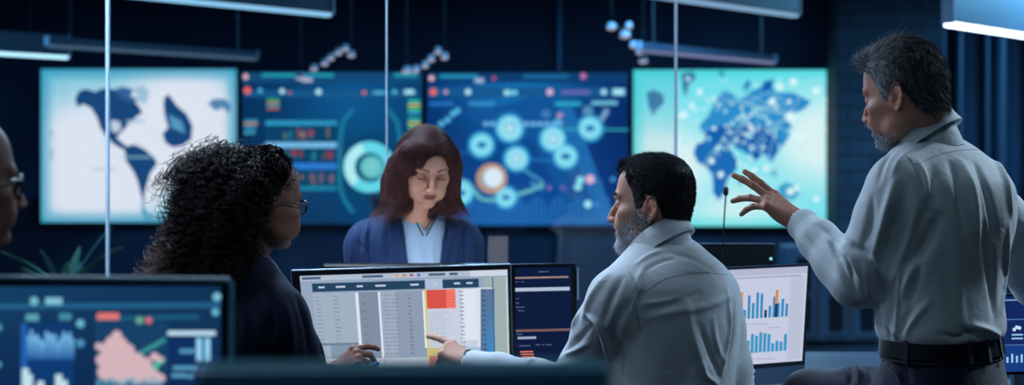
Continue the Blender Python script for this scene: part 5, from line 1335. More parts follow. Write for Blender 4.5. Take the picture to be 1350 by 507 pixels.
def legs(t, o, R, mat, hips, yaw):
    f = np.array([math.cos(yaw), math.sin(yaw), 0]); l = np.array([-f[1], f[0], 0])
    F = Field(axis(o[0] - .75, o[0] + .75, .011), axis(o[1] - .75, o[1] + .75, .011), axis(0, o[2] + .12, .011))
    F.column(o, np.eye(3) @ rotz(yaw), smooth_table([(-.13, 0, 0, .13, .14, .17), (-.05, 0, 0, .13, .135, .175), (.04, 0, 0, .122, .118, .165)]), n=2.2, k=0, cap=.02)
    an = []
    for s_ in (1, -1):
        h = o + l * .09 * s_ + (0, 0, -.06); k = h + f * .40 + l * .04 * s_ + (0, 0, -.02); a = k + f * .02 + (0, 0, -k[2] + .09); an.append(a)
        F.chain([h, (h + k) / 2, k], [.090, .080, .066], k=.03); F.chain([k, (k + a) / 2, a], [.062, .056, .048], k=.02)
    V, Q = F.mesh(); V, Q = keep_large(V, Q); link('trousers', mesh_np('trousers', V, Q), mat, t)
    for a in an:
        s0 = np.array([a[0], a[1], 0.]); F = Field(axis(s0[0] - .25, s0[0] + .25, .009), axis(s0[1] - .25, s0[1] + .25, .009), axis(-.01, .16, .008))
        F.cap(s0 + f * -.05 + (0, 0, .045), s0 + f * .14 + (0, 0, .032), .042, .034, k=.02); F.cap(s0 + (0, 0, .06), s0 + (0, 0, .12), .045, .042, k=.03)
        F.F[:] = np.maximum(F.F, (.002 - F.a[2])[None, None, :]); V, Q = F.mesh(); link('shoe', mesh_np('shoe', *keep_large(V, Q)), LEATH, t)
def stool(c, label, z=.45):
    t = empty('office_stool', tuple(c), label, 'stool', 'office stools')
    MB().lathe([(.06, z - .07), (.19, z - .06), (.205, z - .03), (.195, z - .004), (.15, z)], (c[0], c[1], 0), 36).build('seat', M_DARK, t, True)
    MB().lathe([(.025, .08), (.025, z - .07)], (c[0], c[1], 0), 16).build('gas_column', M_METAL, t, True)
    for k in range(5):
        a = 2 * math.pi * k / 5; e = np.array([c[0] + .27 * math.cos(a), c[1] + .27 * math.sin(a), .065])
        lg = MB().tube([(c[0], c[1], .10), tuple(e)], [.022, .014], 8).build('leg', M_METAL, t, True)
        MB().lathe([(.008, -.012), (.026, -.011), (.026, .011), (.008, .012)], (e[0], e[1], .027), 14, roty(math.pi / 2)).build('castor', M_DARK, lg, True)
seated_man()
# ======================= spectacles
def spectacles(fr, parent, mat, lens, w=.050, h=.036, ez=-.004):
    g = None
    for y in (-1, 1):
        c = np.array([.101, y * .033, ez]); pts = []
        for k in range(25):
            a = 2 * math.pi * k / 24; u, v = math.cos(a), math.sin(a)
            s_ = 1 / (abs(u) ** 2.8 + abs(v) ** 2.8) ** (1 / 2.8)
            yy = u * s_ * w / 2; pts.append(fr.p(c[0] - .010 * (abs(c[1] + yy) / .06) ** 2, c[1] + yy, c[2] + v * s_ * h / 2 * (1 - .0 * u)))
        m = MB().tube(pts, .0023, 8)
        if g is None: g = m.build('spectacles', mat, parent, True)
        else: m.build('rim', mat, g, True)
        L = MB(); ctr = sum(pts[:-1]) / 24; f = fr.d(1, 0, 0) * .0006
        L.add([p + f for p in pts[:-1]] + [p - f for p in pts[:-1]], [tuple(range(24)), tuple(range(24, 48))[::-1]] + [(i, i + 24, (i + 1) % 24 + 24, (i + 1) % 24) for i in range(24)]).build('lens', lens, g)
        MB().tube([fr.p(.094, y * .058, ez + .008), fr.p(.088, y * .072, ez + .008), fr.p(.0, y * .082, ez + .006), fr.p(-.022, y * .082, ez - .004), fr.p(-.034, y * .080, ez - .026)], .0018, 8).build('temple_arm', mat, g, True)
    MB().tube([fr.p(.101, -.010, ez + .003), fr.p(.106, 0, ez + .007), fr.p(.101, .010, ez + .003)], .0018, 8).build('bridge', mat, g, True)
    return g
M_FRAME = pmat('spectacle_frame', (14, 14, 18), .25)
def lens_mat():
    m = bpy.data.materials.new('lens'); m.use_nodes = True; nt = m.node_tree; nt.nodes.clear()
    t = N(nt, 'BsdfTransparent'); g = N(nt, 'BsdfGlossy', Roughness=.04); mx = N(nt, 'MixShader'); mx.inputs[0].default_value = .28; o = N(nt, 'OutputMaterial')
    nt.links.new(t.outputs[0], mx.inputs[1]); nt.links.new(g.outputs[0], mx.inputs[2]); nt.links.new(mx.outputs[0], o.inputs[0]); return m
M_LENS = lens_mat()
# ======================= woman in the blue jacket, facing us
def jacket_woman():
    yaw = -84 * D2R
    t = empty('person', (X(548, 4.62), 4.62, 0), 'dark haired woman in a blue jacket looking down behind the monitors', 'person')
    R = rotz(yaw) @ roty(.20)
    o = P(545, 452, 4.66)
    T = [(-.20, 0, 0, .11, .12, .16), (-.05, 0, 0, .095, .095, .128), (.08, .0, 0, .095, .09, .122), (.16, .005, 0, .108, .092, .132), (.24, .008, 0, .112, .098, .142), (.31, .0, 0, .098, .100, .145),
         (.36, -.004, 0, .080, .090, .132), (.40, .0, 0, .060, .074, .095), (.43, .006, 0, .046, .052, .060)]
    cc = lambda l, f, u: o + R @ np.array([f, l, u])
    nk = cc(0, .010, .435)
    J = Fig(o=o, R=R, T=T, nk=nk, shL=cc(.142, .0, .338), shR=cc(-.142, .0, .338))
    elL = P(617, 385, 4.60); wrL = P(592, 430, 4.38); elR = P(476, 385, 4.60); wrR = P(500, 440, 4.38)
    fr = Frame(P(562, 218, 4.50), -74, 24, -2, .98)
    F = Field(axis(-.70, .20, .007, [(X(500, 4.5), X(622, 4.5), .0020)]), axis(4.15, 4.90, .007, [(4.33, 4.62, .0023)]), axis(.50, 1.55, .007, [(Z(320, 4.5), Z(155, 4.5), .0020)]))
    J.torso(F, -.010, k=.03)
    for sh, el, wr in ((J.shL, elL, wrL), (J.shR, elR, wrR)): J.arm(F, sh, el, wr, r=(.042, .038, .034, .032, .022))
    head(F, fr, fem=1, ears=(0, 0), nose=.82, nosew=.9, neck_to=nk + R @ np.array([.008, 0, -.01]), neck_r=.046, lids=1, brow=.75, jaw=.95)
    F.cap(fr.p(.01, .02, -.10), nk + R @ np.array([.030, .012, -.02]), .014, .010, k=.02); F.cap(fr.p(.01, -.02, -.10), nk + R @ np.array([.030, -.012, -.02]), .014, .010, k=.02)
    hand(F, wrL, np.array([-.4, -.8, -.15]), np.array([0, 0, 1.]), 1, .85); hand(F, wrR, np.array([.4, -.8, -.15]), np.array([0, 0, 1.]), -1, .85)
    def cols(V):
        C, near = skin_cols(V, fr, (206, 156, 134), lip=(128, 48, 54), browc=(24, 14, 14), lids=1, closed=True, browt=.85)
        return C
    V, Q, b = body_mesh(F, 'body', t, cols)
    # hair: parted, falling past the jaw and flicking out
    dn = np.array([0, 0, -1.]); rt = np.array([1., 0, 0]); bk = np.array([0, 1., 0])
    F = Field(axis(fr.o[0] - .20, fr.o[0] + .20, .003), axis(fr.o[1] - .17, fr.o[1] + .20, .0035), axis(fr.o[2] - .26, fr.o[2] + .15, .003))
    E = lambda c, r, k=.02, op='add': F.ell(fr.p(*c), np.array(r) * fr.s, fr.R, k, op)
    E((-.012, 0, .020), (.104, .088, .106), 0); E((.030, 0, .060), (.064, .074, .060), .02)
    lft = [fr.p(.035, -.070, .050), fr.p(.010, -.088, .0), fr.p(.0, -.098, -.030) + dn * .03, fr.p(-.005, -.095, -.035) + dn * .075, fr.p(-.01, -.104, -.035) + dn * .100]      # her right: left in view
    rgt = [fr.p(.040, .066, .050), fr.p(.015, .080, .0), fr.p(.005, .078, -.030) + dn * .03, fr.p(-.005, .080, -.035) + dn * .08, fr.p(-.01, .088, -.035) + dn * .108]
    F.chain(lft, [.030, .032, .036, .038, .024], k=.03); F.chain(rgt, [.026, .026, .028, .028, .018], k=.03)
    F.chain([fr.p(-.05, 0, .0), fr.p(-.06, 0, -.05) + dn * .03, fr.p(-.055, 0, -.06) + dn * .09], [.085, .078, .06], k=.04)
    F.cap(fr.p(.056, -.030, .082), fr.p(.056, -.078, .004), .021, .012, k=.02)     # sweep over the forehead
    F.ell(fr.p(.085, .012, -.038), np.array([.070, .0625, .086]) * fr.s, fr.R, .012, 'sub')
    F.ell(fr.p(.105, .012, .042), np.array([.037, .044, .036]) * fr.s, fr.R, .012, 'sub')
    F.cap(fr.p(.055, .0, -.09), fr.p(.06, .0, -.09) + dn * .14, .046, .040, k=.01, op='sub')
    Vh, Qh = F.mesh(); Vh, Qh = keep_large(Vh, Qh); Vh = relax(Vh, Qh, 2, .4)
    rng = np.random.RandomState(9); Nh = normals(Vh, Qh); bv = BVHTree.FromPolygons([tuple(v) for v in Vh], Qh.tolist())
    part = fr.p(.02, .028, .125)
    def flow(Pw):
        """down and away from the parting, flicking outward at the ends"""
        L = fr.inv(Pw); a = Pw - part; a[:, 2] *= .3; a /= np.linalg.norm(a, axis=1)[:, None] + 1e-6
        top = np.clip((L[:, 2] - .02) / .08, 0, 1)[:, None]; low = np.clip((fr.o[2] - .085 - Pw[:, 2]) / .06, 0, 1)[:, None]
        out = Pw - fr.o; out[:, 2] = 0; out /= np.linalg.norm(out, axis=1)[:, None] + 1e-6
        return a * top * 1.1 + dn * (1.05 - .7 * top) + out * low * .95
    n = 13000; root, Nr = tri_sample(Vh, Qh, np.clip((Vh[:, 2] - (fr.o[2] - .14)) / .05, .1, 1), n, rng)
    P_ = root.copy(); pth = [P_.copy()]; m = 9; ln = .030 + .05 * rng.rand(n); jt = rng.normal(size=(n, 3)) * .07; off = .0004 + .0022 * rng.rand(n)
    for k in range(m - 1):
        d = flow(P_) + jt; d /= np.linalg.norm(d, axis=1)[:, None]; P_ = P_ + d * (ln / (m - 1))[:, None]
        for i in range(n):
            q, nn, _, ds = bv.find_nearest(P_[i])
            s_ = (P_[i] - np.array(q)) @ np.array(nn)
            if s_ < off[i] or (s_ < .012 and P_[i][2] > fr.o[2] - .10): P_[i] += np.array(nn) * (off[i] - s_)
        pth.append(P_.copy())
    S1 = np.stack(pth, 1)
    streak = .75 + .5 * (noise3(np.c_[root[:, 0] * 90, root[:, 1] * 90, root[:, 2] * 12]) + .2)
    Ct = np.array(lin((96, 62, 62)))[None] * (streak[:, None] * (1 + .2 * rng.normal(size=(n, 1)))).clip(.25, 2.2)
    Ct *= 1 - .45 * np.clip((root[:, 2] - fr.o[2] - .03) / .08, 0, 1)[:, None]
    # the loose flick at her shoulder
    k2 = 260; base = fr.p(-.005, -.118, -.035) + dn * .085; r2 = base + rng.normal(size=(k2, 3)) * np.array([.010, .012, .010]); tt = np.linspace(0, 1, 12)[None, :, None]
    amp = (.6 + .6 * rng.rand(k2, 1, 1)); c_ = r2[:, None] + np.array([-.050, 0, 0]) * tt * amp + np.array([0, 0, -.030]) * np.sin(tt * 3.0) * amp + np.array([0, 0, .022]) * tt ** 2 * amp
    Cb = np.tile(np.array(lin((42, 27, 30))), (len(Vh), 1))
    mh = hair_mesh([(Vh + Nh * (.0012 * noise3(np.c_[Vh[:, 0] * 260, Vh[:, 1] * 260, Vh[:, 2] * 30]))[:, None], Qh, Cb), strands(S1, .00045, Ct), strands(c_, .0003, np.tile(np.array(lin((50, 40, 50))), (k2, 1)))], 'hair', M_HAIR2, t)
    # eyelashes
    m = MB()
    for y in (-1, 1):
        for i in range(15):
            u = (i - 7) / 7; c0 = fr.p(.0895 - .004 * u * u, y * (.0315 + .0125 * u), -.0075 + .002 * u * u); m.tube([c0, c0 + fr.d(.004, y * u * .002, -.001) , c0 + fr.d(.0065, y * u * .004, .0005)], [.00035, .0003, .0001], 4)
    m.build('eyelashes', M_FRAME, t)
    # top: pale blouse with a V neck and dark trim
    F = Field(axis(-.66, .16, .005), axis(4.25, 4.90, .005), axis(.60, 1.30, .0045))
    J.torso(F, .005, k=.03)
    V0 = P(560, 306, 4.48); apexes = (P(531, 262, 4.52), P(587, 262, 4.52))
    def vcut(X_, Y_, Z_):
        u = (X_ / Y_) * FPX + CX; v = HY - (Z_ - CZ) / Y_ * FPX
        return np.maximum(v - (311 - np.abs(u - 560) * 1.75), np.abs(u - 560) - 26) * Y_ / FPX * .55
    # the V opening is cut as a wedge straight through the front of the blouse
    def wedge(X_, Y_, Z_):
        x_ = X_ - V0[0]; z_ = Z_ - V0[2]; return np.maximum((np.abs(x_) - z_ * .55) * .85, Y_ - (o[1] + .02))
    F._apply(V0 - np.array([.16, .25, .02]), V0 + np.array([.16, .16, .22]), wedge, .003, 'sub')
    F.cap(nk + R[:, 2] * .02, nk + R[:, 2] * .1, .045, .065, k=.01, op='sub')
    F.F[:] = np.maximum(F.F, ((o[2] - .06) - F.a[2])[None, None, :])
    Vs, Qs = F.mesh(); Vs, Qs = keep_large(Vs, Qs, .2); S = Surf(relax(Vs, Qs, 1, .3), Qs)
    S.fold([([(548, 310), (552, 330), (556, 350)], .003, .007), ([(560, 312), (562, 330), (566, 350)], -.003, .008), ([(572, 312), (570, 334), (574, 352)], .003, .006)])
    bl = link('blouse', mesh_np('blouse', S.V, S.Q), cloth_mat('pale_blouse', (150, 180, 210), 900, .6, .3, .25), t)
    S = Surf(S.V, S.Q)
    tr = []
    for sg in (-1, 1):
        p = [S.hit(560 + sg * (a + 1.8), 311 - a * 1.9) for a in (0.2, 3, 6, 9, 12, 15, 18)]; p = [q[0] + q[1] * .001 for q in p if q is not None]
        if len(p) > 2: MB().tube(p, .0020, 6).build('neck_trim', M_FRAME, bl, True)
    # jacket
    F = Field(axis(-.78, .26, .005), axis(4.20, 4.95, .005), axis(.56, 1.34, .0045))
    J.torso(F, .020, k=.03)
    for sh, el, wr in ((J.shL, elL, wrL), (J.shR, elR, wrR)):
        v = wr - el; v /= np.linalg.norm(v)
        F.cap(sh + R[:, 2] * .004, sh - R[:, 2] * .02, .052, .052, k=.03)
        F.chain([sh, sh + (el - sh) * .5, el, el + (wr - el) * .5, wr - v * .02], [.058, .057, .052, .045, .037], k=.025)
    def opening(X_, Y_, Z_):        # front opening, lapels roll to either side of it
        z_ = np.clip((Z_ - P(0, 360, 4.5)[2]) / .25, 0, 1); w_ = .046 + .030 * z_
        return np.maximum(np.abs(X_ - X(559, 4.5)) - w_, Y_ - (o[1] - .035))
    F._apply(np.array([X(559, 4.5) - .10, 4.2, .56]), np.array([X(559, 4.5) + .10, 4.62, 1.30]), opening, .008, 'sub')
    F.cap(nk - R[:, 2] * .02, nk + R[:, 2] * .1, .062, .07, k=.012, op='sub')
    F.F[:] = np.maximum(F.F, ((o[2] - .16) - F.a[2])[None, None, :])
    Vs, Qs = F.mesh(); Vs, Qs = keep_large(Vs, Qs, .2); S = Surf(relax(Vs, Qs, 1, .3), Qs)
    S.fold([([(478, 288), (474, 310), (472, 350)], -.006, .008), ([(492, 280), (486, 310), (484, 350)], -.008, .006), ([(466, 300), (464, 325), (462, 350)], .005, .008), ([(482, 300), (480, 330), (480, 350)], .004, .006), ([(504, 300), (502, 330), (500, 350)], .004, .009), ([(510, 296), (512, 325), (510, 350)], -.004, .006),
        ([(612, 290), (612, 320), (614, 350)], -.007, .006), ([(620, 296), (622, 320), (626, 350)], .005, .008), ([(600, 290), (602, 320), (600, 350)], .004, .008), ([(468, 318), (478, 326), (488, 330)], -.003, .006), ([(618, 312), (622, 322), (630, 326)], -.003, .005)])
    S.V = S.V + normals(S.V, S.Q) * cloth_noise(S.V, S.Q, .0016, 10, (1, 1, .6), 9, False)[:, None]
    jk = link('jacket', mesh_np('jacket', S.V, S.Q), BLUEJ, t); S = Surf(S.V, S.Q)
    # lapels: folded bands beside the opening
    for sg in (-1, 1):
        V_ = []; F_ = []; K = 16
        for i in range(K + 1):
            u = i / K; py = 268 + (352 - 268) * u; xin = 559 + sg * (25 - 5.5 * u) ; wd = 20 * math.sin(math.pi * min(1, .30 + .62 * u)) * (1 if u > .32 else .72 + .2 * u)
            row = []
            for j, e in enumerate((-2, 3, wd * .5, wd)):
                h = S.hit(xin + sg * e, py); row.append(None if h is None else h[0] + np.array([0, -.004 - .004 * (j < 3), 0]))
            if any(r is None for r in row):
                if not V_: continue
                row = [V_[-8 + j] + np.array([0, 0, -.006]) if r is None else r for j, r in enumerate(row)]
            V_ += row + [r + np.array([0, .007, 0]) for r in row[::-1]]
        K = len(V_) // 8 - 1
        for i in range(K):
            for j in range(8): A = i * 8 + j; B = i * 8 + (j + 1) % 8; F_.append((A, B, B + 8, A + 8))
        F_.append(tuple(range(8))[::-1]); F_.append(tuple(K * 8 + j for j in range(8)))
        if K > 3: MB().add(V_, F_).build('lapel', BLUEJ, jk, True)
    hp = np.array([o[0], o[1], .62]); legs(t, hp, R, TROUS, None, yaw)
    stool(np.array([o[0], o[1], 0]), 'office stool under the woman in the blue jacket, hidden behind the monitors', z=.49)
    # unseen monitor added to light her face, its back to ours
    mo = empty('monitor', (X(555, 4.18), 4.22, .70), 'unseen monitor added to light the woman in the blue jacket, hidden behind the spreadsheet monitor', 'monitor', 'desk monitors')
    c_ = np.array([X(548, 4.18), 4.23, .90]); Rm = rotx(.22)
    MB().box(c_, (.27, .012, .155), .005, Rm).build('monitor_housing', M_BEZEL, mo)
    MB().box(c_ + Rm @ np.array([0, .0126, .002]), (.262, .0006, .146), 0, Rm).build('display', glow('added_face_light', (228, 232, 240), 3.4), mo)
    MB().box((c_[0], 4.225, .735), (.03, .010, .03), .003).build('stand', M_METAL, mo); MB().box((c_[0], 4.225, .706), (.11, .07, .006), .003).build('stand_base', M_METAL, mo)
    return t
BLUEJ = cloth_mat('blue_jacket', (13, 42, 82), 700, .75, .05, .2)
M_HAIR2 = attr_mat('glossy_hair', .5, .22)
# ======================= curly haired woman seen from behind
def curly_woman():
    yaw = 46 * D2R
    t = empty('person', (X(300, 3.45), 3.45, 0), 'woman with long dark curls and glasses in a navy jacket, seen from behind', 'person')
    R = rotz(yaw) @ roty(.12)
    o = P(292, 610, 3.40)
    T = [(-.10, 0, 0, .12, .12, .165), (.0, 0, 0, .11, .10, .150), (.10, .0, 0, .11, .10, .148), (.20, .0, 0, .12, .108, .160), (.29, -.004, 0, .112, .118, .172), (.365, -.008, 0, .098, .110, .170),
         (.41, -.002, 0, .078, .092, .135), (.45, .004, 0, .056, .070, .085), (.485, .010, 0, .046, .052, .056)]
    cc = lambda l, f, u: o + R @ np.array([f, l, u])
    nk = cc(0, .020, .49)
    J = Fig(o=o, R=R, T=T, nk=nk, shL=cc(.160, .0, .365), shR=cc(-.155, .0, .365))
    elR = P(415, 520, 3.38); wrR = P(436, 494, 3.60); elL = P(290, 540, 3.75); wrL = P(380, 560, 3.85)
    fr = Frame(P(348, 266, 3.40), 47, 6, 2, .93)
    F = Field(axis(-1.0, -.22, .007, [(X(300, 3.4), X(402, 3.4), .0026), (X(430, 3.62), X(500, 3.7), .0024)]), axis(3.05, 4.1, .007, [(3.26, 3.52, .003), (3.56, 3.76, .003)]), axis(.55, 1.45, .007, [(Z(350, 3.4), Z(190, 3.4), .0026), (Z(510, 3.62), Z(440, 3.62), .0024)]))
    J.torso(F, -.010)
    for sh, el, wr in ((J.shL, elL, wrL), (J.shR, elR, wrR)): J.arm(F, sh, el, wr, r=(.044, .040, .035, .033, .023))
    head(F, fr, fem=1, ears=(0, 0), nose=.80, neck_to=nk + np.array([0, 0, -.01]), neck_r=.049, lids=.2, brow=.75)
    d = np.array([.80, .12, .55]); nrm = np.array([-.30, -.75, .65])
    F.cap(wrR, wrR + d * .02, .0225, .022, k=.01)
    hand(F, wrR, d, nrm, -1, .90, curl=((42, 20, 14), (58, 36, 20), (66, 44, 24), (70, 46, 26)), splay=(3, 0, -3, -6), lift=(6, 0, -4, -8), thumb=((.20, -.70), 12, 18))
    hand(F, wrL, np.array([.8, .3, -.1]), np.array([0, 0, 1.]), 1, .88)
    V, Q, b = body_mesh(F, 'body', t, lambda V: skin_cols(V, fr, (128, 82, 62), lip=(120, 60, 60), browc=(30, 22, 22), browt=.8)[0])
    # mass of curls
    F = Field(axis(X(180, 3.4), X(400, 3.4), .005), axis(3.20, 3.66, .006), axis(Z(450, 3.4), Z(178, 3.4), .005))
    for px, py, dd, r, k in ((328, 244, 3.40, (.080, .105, .080), 0), (303, 250, 3.40, (.080, .105, .084), .04), (276, 254, 3.42, (.060, .095, .076), .04), (280, 298, 3.42, (.084, .105, .095), .05), (260, 334, 3.42, (.068, .090, .095), .05), (306, 300, 3.34, (.056, .070, .085), .05), (240, 370, 3.42, (.066, .080, .090), .05), (280, 360, 3.38, (.090, .085, .10), .05), (352, 228, 3.39, (.060, .085, .066), .03), (336, 262, 3.30, (.038, .036, .058), .03)):
        F.ell(P(px, py, dd), np.array(r), None, k)
    F.ell(fr.p(.104, 0, -.03), np.array([.056, .11, .075]), fr.R, .01, 'sub'); F.ell(fr.p(.035, -.10, -.095), np.array([.040, .07, .050]), fr.R, .012, 'sub')
    Vh, Qh = F.mesh(); Vh, Qh = keep_large(Vh, Qh); Nh = normals(Vh, Qh)
    Vh = Vh + Nh * (.006 * noise3(Vh * 28) + .004 * noise3(Vh * 60))[:, None]
    rng = np.random.RandomState(12); n = 6500
    root, Nr = tri_sample(Vh, Qh, 1 + 3 * np.clip((Vh[:, 0] - X(320, 3.4)) / .05, 0, 1), n, rng)
    # one clump of hairs shares a helix
    m = 30; s_ = np.linspace(0, 1, m)[None, :, None]
    tang = Nr * .22 + np.array([-.12, 0, -1.])[None] * np.ones((n, 1)) + rng.normal(size=(n, 3)) * .22
    top = np.clip((root[:, 2] - Z(235, 3.4)) / .05, 0, 1)[:, None]; tang = tang * (1 - top) + (Nr * .25 + np.array([-.9, 0, -.1])[None] + rng.normal(size=(n, 3)) * .35) * top
    fz = np.clip((root[:, 0] - X(318, 3.4)) / .04, 0, 1)[:, None]; rv = rng.normal(size=(n, 3)); rv -= Nr * (rv * Nr).sum(1)[:, None] * .9; tang = tang * (1 - fz) + (rv + np.array([-.5, 0, -.3])) * fz
    tang /= np.linalg.norm(tang, axis=1)[:, None]
    ln = ((.05 + .07 * rng.rand(n)) * (1 - .45 * fz[:, 0]))[:, None, None]; sag = np.array([0, 0, -1.])[None, None] * s_ ** 2 * ln * .35 * top[:, None]
    u = np.cross(tang, np.array([.3, .8, .2])); u /= np.linalg.norm(u, axis=1)[:, None]; w = np.cross(tang, u)
    turns = (2.0 + 2.5 * rng.rand(n))[:, None, None]; ph = (rng.rand(n) * 6.28)[:, None, None]; rad = (.004 + .0085 * rng.rand(n) ** 2)[:, None, None] * (.4 + .6 * np.minimum(1, s_ * 3)) * (1 - .5 * fz[:, :, None])
    ang = ph + turns * 6.28 * s_
    ctr = (root - Nr * .004)[:, None] + tang[:, None] * s_ * ln + sag
    allp = [ctr + rad * (1 + q * .25) * (np.cos(ang + q * .35) * u[:, None] + np.sin(ang + q * .35) * w[:, None]) for q in (0, 1, 2)]
    hilite = np.clip((X(262, 3.4) - root[:, 0]) / .06, 0, 1) * np.clip((Z(255, 3.4) - root[:, 2]) / .12, 0, 1)  # highlight on the lower-left curls, painted into the strand colour
    Ct = np.array(lin((30, 22, 24)))[None] * (1 + .3 * rng.normal(size=(n, 1))).clip(.3, 2) * (1 - hilite[:, None]) + np.array(lin((110, 84, 74)))[None] * hilite[:, None] * (.6 + .7 * rng.rand(n, 1))
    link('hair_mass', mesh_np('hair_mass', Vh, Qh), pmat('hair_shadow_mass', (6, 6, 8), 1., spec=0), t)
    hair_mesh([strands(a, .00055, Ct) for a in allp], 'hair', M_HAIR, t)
    spectacles(fr, t, M_FRAME, M_LENS, w=.050, h=.034)
    # jacket
    F = Field(axis(-1.05, -.20, .005), axis(3.05, 4.0, .006), axis(.60, 1.28, .005))
    J.torso(F, .014)
    for sh, el, wr in ((J.shL, elL, wrL), (J.shR, elR, wrR)):
        v = wr - el; v /= np.linalg.norm(v)
        F.chain([sh, sh + (el - sh) * .5, el, el + (wr - el) * .5, wr - v * .035], [.060, .058, .052, .044, .036], k=.025); F.cap(wr - v * .05, wr + v * .05, .028, .030, k=.003, op='sub')
    F.cap(nk - R[:, 2] * .015, nk + R[:, 2] * .1 + R[:, 0] * .02, .050, .056, k=.01, op='sub')
    clip_below(F, o[2] - .08)
    Vs, Qs = F.mesh(); Vs, Qs = keep_large(Vs, Qs); S = Surf(relax(Vs, Qs, 1, .3), Qs)
    S.fold([([(392, 392), (404, 430), (408, 470)], -.007, .010), ([(376, 400), (384, 440), (384, 480)], .005, .012), ([(410, 400), (420, 440), (426, 470)], -.004, .008), ([(350, 380), (360, 420), (350, 460)], -.005, .014), ([(318, 390), (322, 430), (318, 470)], .004, .014)])
    jk = link('jacket', mesh_np('jacket', S.V, S.Q), NAVY, t)
    collar(nk + R[:, 2] * -.012, R, .056, .054, h=.028, name='jacket_collar', mat=NAVY, parent=jk, spread=.016, front_drop=.03)
    legs(t, o - (0, 0, .06), R, TROUS, None, yaw)
    stool(np.array([o[0], o[1], 0]), 'office stool under the woman with long dark curls, below the frame', z=o[2] - .19)
    # the small glossy blue pen in her fingers
    pn = empty('pen', tuple(P(492, 482, 3.66)), 'short glossy blue pen held in the fingers of the woman with long dark curls', 'pen')
    a, b_ = P(478, 487, 3.60), P(500, 478, 3.60); v = (b_ - a) / np.linalg.norm(b_ - a)
    MB().tube([a, a + v * .012, b_ - v * .004, b_], [.0012, .0055, .0060, .0045], 14).build('pen_barrel', pmat('blue_lacquer', (40, 120, 190), .08, coat=1.), pn, True)
    MB().tube([b_ - v * .022, b_ - v * .019], .0068, 14).build('pen_ring', M_EDGE, pn, True)
    return t
# ======================= bald man with glasses at the left border
def bald_man():
    yaw = 40 * D2R
    t = empty('person', (X(-70, 2.55), 2.55, 0), 'blurred bald man with glasses cut off by the left border', 'person')
    R = rotz(yaw) @ roty(.05); o = P(-150, 720, 2.40)
    T = [(-.10, 0, 0, .12, .12, .165), (.0, 0, 0, .12, .11, .160), (.12, .0, 0, .12, .11, .160), (.25, .0, 0, .122, .12, .178), (.34, -.006, 0, .112, .125, .184), (.40, -.010, 0, .100, .115, .174), (.445, -.004, 0, .08, .095, .13), (.48, .004, 0, .060, .074, .092), (.51, .012, 0, .050, .058, .06)]
    cc = lambda l, f, u: o + R @ np.array([f, l, u]); nk = cc(0, .02, .52)
    J = Fig(o=o, R=R, T=T, nk=nk, shL=cc(.165, 0, .385), shR=cc(-.165, 0, .385))
    els = [cc(.215, .03, .10), cc(-.215, .03, .10)]; wrs = [cc(.13, .26, .08), cc(-.13, .26, .08)]
    fr = Frame(P(-57, 238, 2.34), 38, 2, 0, .94)
    F = Field(axis(-1.55, -.55, .008, [(X(-150, 2.34), X(50, 2.34), .003)]), axis(2.0, 3.0, .008, [(2.2, 2.48, .0035)]), axis(.55, 1.56, .008, [(Z(340, 2.34), Z(130, 2.34), .003)]))
    J.torso(F, -.012)
    for sh, el, wr in zip((J.shL, J.shR), els, wrs): J.arm(F, sh, el, wr)
    head(F, fr, neck_to=nk, neck_r=.058, lids=.2)
    for wr, s_ in zip(wrs, (1, -1)): hand(F, wr, R[:, 0], np.array([0, 0, 1.]), s_)
    body_mesh(F, 'body', t, lambda V: skin_cols(V, fr, (112, 78, 68), browc=(40, 34, 32))[0])
    spectacles(fr, t, M_FRAME, M_LENS, w=.048, h=.036)
    F = Field(axis(-1.55, -.55, .006), axis(1.95, 3.0, .006), axis(.55, 1.35, .006)); J.torso(F, .012)
    for sh, el, wr in zip((J.shL, J.shR), els, wrs): F.chain([sh, (sh + el) / 2, el, wr - (wr - el) * .12], [.06, .058, .052, .036], k=.025)
    F.cap(nk - R[:, 2] * .02, nk + R[:, 2] * .1, .056, .06, k=.008, op='sub'); clip_below(F, o[2] - .08)
    Vs, Qs = F.mesh(); Vs, Qs = keep_large(Vs, Qs); sh = link('shirt', mesh_np('shirt', Vs, Qs), pmat('grey_shirt', (60, 72, 90), .8), t)
    collar(nk - R[:, 2] * .03, R, .063, .062, mat=sh.data.materials[0], parent=sh)
    legs(t, o - (0, 0, .06), R, TROUS, None, yaw); stool(np.array([o[0], o[1], 0]), 'office stool under the blurred bald man, outside the frame', z=o[2] - .19)
jacket_woman(); curly_woman(); bald_man()
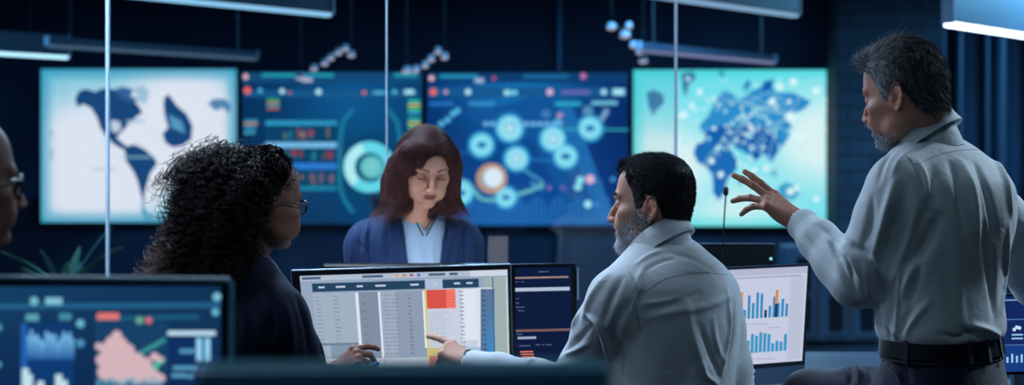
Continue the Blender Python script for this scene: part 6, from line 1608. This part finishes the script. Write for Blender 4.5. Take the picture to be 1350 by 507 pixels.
# ------------------------------------------------------------------ light: linear pendants added overhead to light the scene, all unseen
def added_pendant(x, y, L_, power, col, z=2.55, yaw=None, label='', w=.10):
    D = DIR if yaw is None else np.array([math.cos(yaw), math.sin(yaw), 0.]); c = np.array([x, y, z]); R = basis(x=D, z=(0, 0, 1))
    t = empty('linear_pendant_light', tuple(c), label, 'ceiling light', 'linear pendant lights')
    MB().box(c + np.array([0, 0, .045]), (L_ / 2, w / 2, .04), .004, R).build('lamp_housing', M_PEND, t)
    for f in (-.8, .8): q = c + D * L_ / 2 * f; MB().tube([q + (0, 0, .08), (q[0], q[1], 3.3)], .0025, 6).build('hanging_cable', M_METAL, t)
    l = bpy.data.lights.new('added_tube', 'AREA'); l.shape = 'RECTANGLE'; l.size = L_; l.size_y = w; l.energy = power; l.color = lin(col)
    o = bpy.data.objects.new('added_tube', l); COL.objects.link(o); o.parent = t; o.location = (0, 0, -.002); o.rotation_euler = (0, 0, math.atan2(D[1], D[0]))
    return t
added_pendant(-.9, 4.7, 2.4, 120, (200, 226, 255), 2.5, label='added linear pendant light above the woman in the blue jacket, out of view')
added_pendant(-.45, 3.75, 1.3, 11, (215, 230, 255), 2.25, label='added short linear pendant light above the spreadsheet monitor, out of view')
added_pendant(-2.1, 2.7, 1.8, 22, (205, 226, 255), 2.3, label='added linear pendant light left of the curly haired woman, out of view')
added_pendant(2.9, 4.4, 2.4, 110, (200, 224, 245), 2.5, label='added linear pendant light above and beyond the standing man, out of view')
added_pendant(.2, 1.2, 2.4, 12, (175, 205, 220), 2.9, label='added dim linear pendant light above the camera, out of view')
added_pendant(-5.0, 8.2, 3.0, 180, (90, 160, 215), 2.9, label='added linear pendant light near the left wall, out of view')
added_pendant(.6, 9.4, 3.0, 170, (90, 160, 215), 2.95, label='added linear pendant light before the middle of the screen wall, out of view')
added_pendant(4.6, 9.8, 3.0, 380, (100, 170, 215), 2.9, label='added linear pendant light near the right wall, out of view')
w = bpy.data.worlds.new('world'); SC.world = w; w.use_nodes = True
w.node_tree.nodes['Background'].inputs[0].default_value = (*lin((60, 100, 150)), 1); w.node_tree.nodes['Background'].inputs[1].default_value = .5
# ------------------------------------------------------------------ camera
cam = bpy.data.cameras.new('camera'); co = bpy.data.objects.new('camera', cam); COL.objects.link(co)
co.location = (0, 0, CZ); co.rotation_euler = (math.pi / 2, 0, 0)
cam.sensor_width = 36; cam.lens = 36 * FPX / 1350; cam.shift_y = -(253.5 - HY) / 1350
cam.clip_start = .05; cam.clip_end = 60
cam.dof.use_dof = True; cam.dof.focus_distance = 3.5; cam.dof.aperture_fstop = 2.3
SC.camera = co
vs = SC.view_settings; vs.view_transform = 'Standard'; vs.look = 'None'; vs.exposure = 0; vs.gamma = 1; vs.use_curve_mapping = False
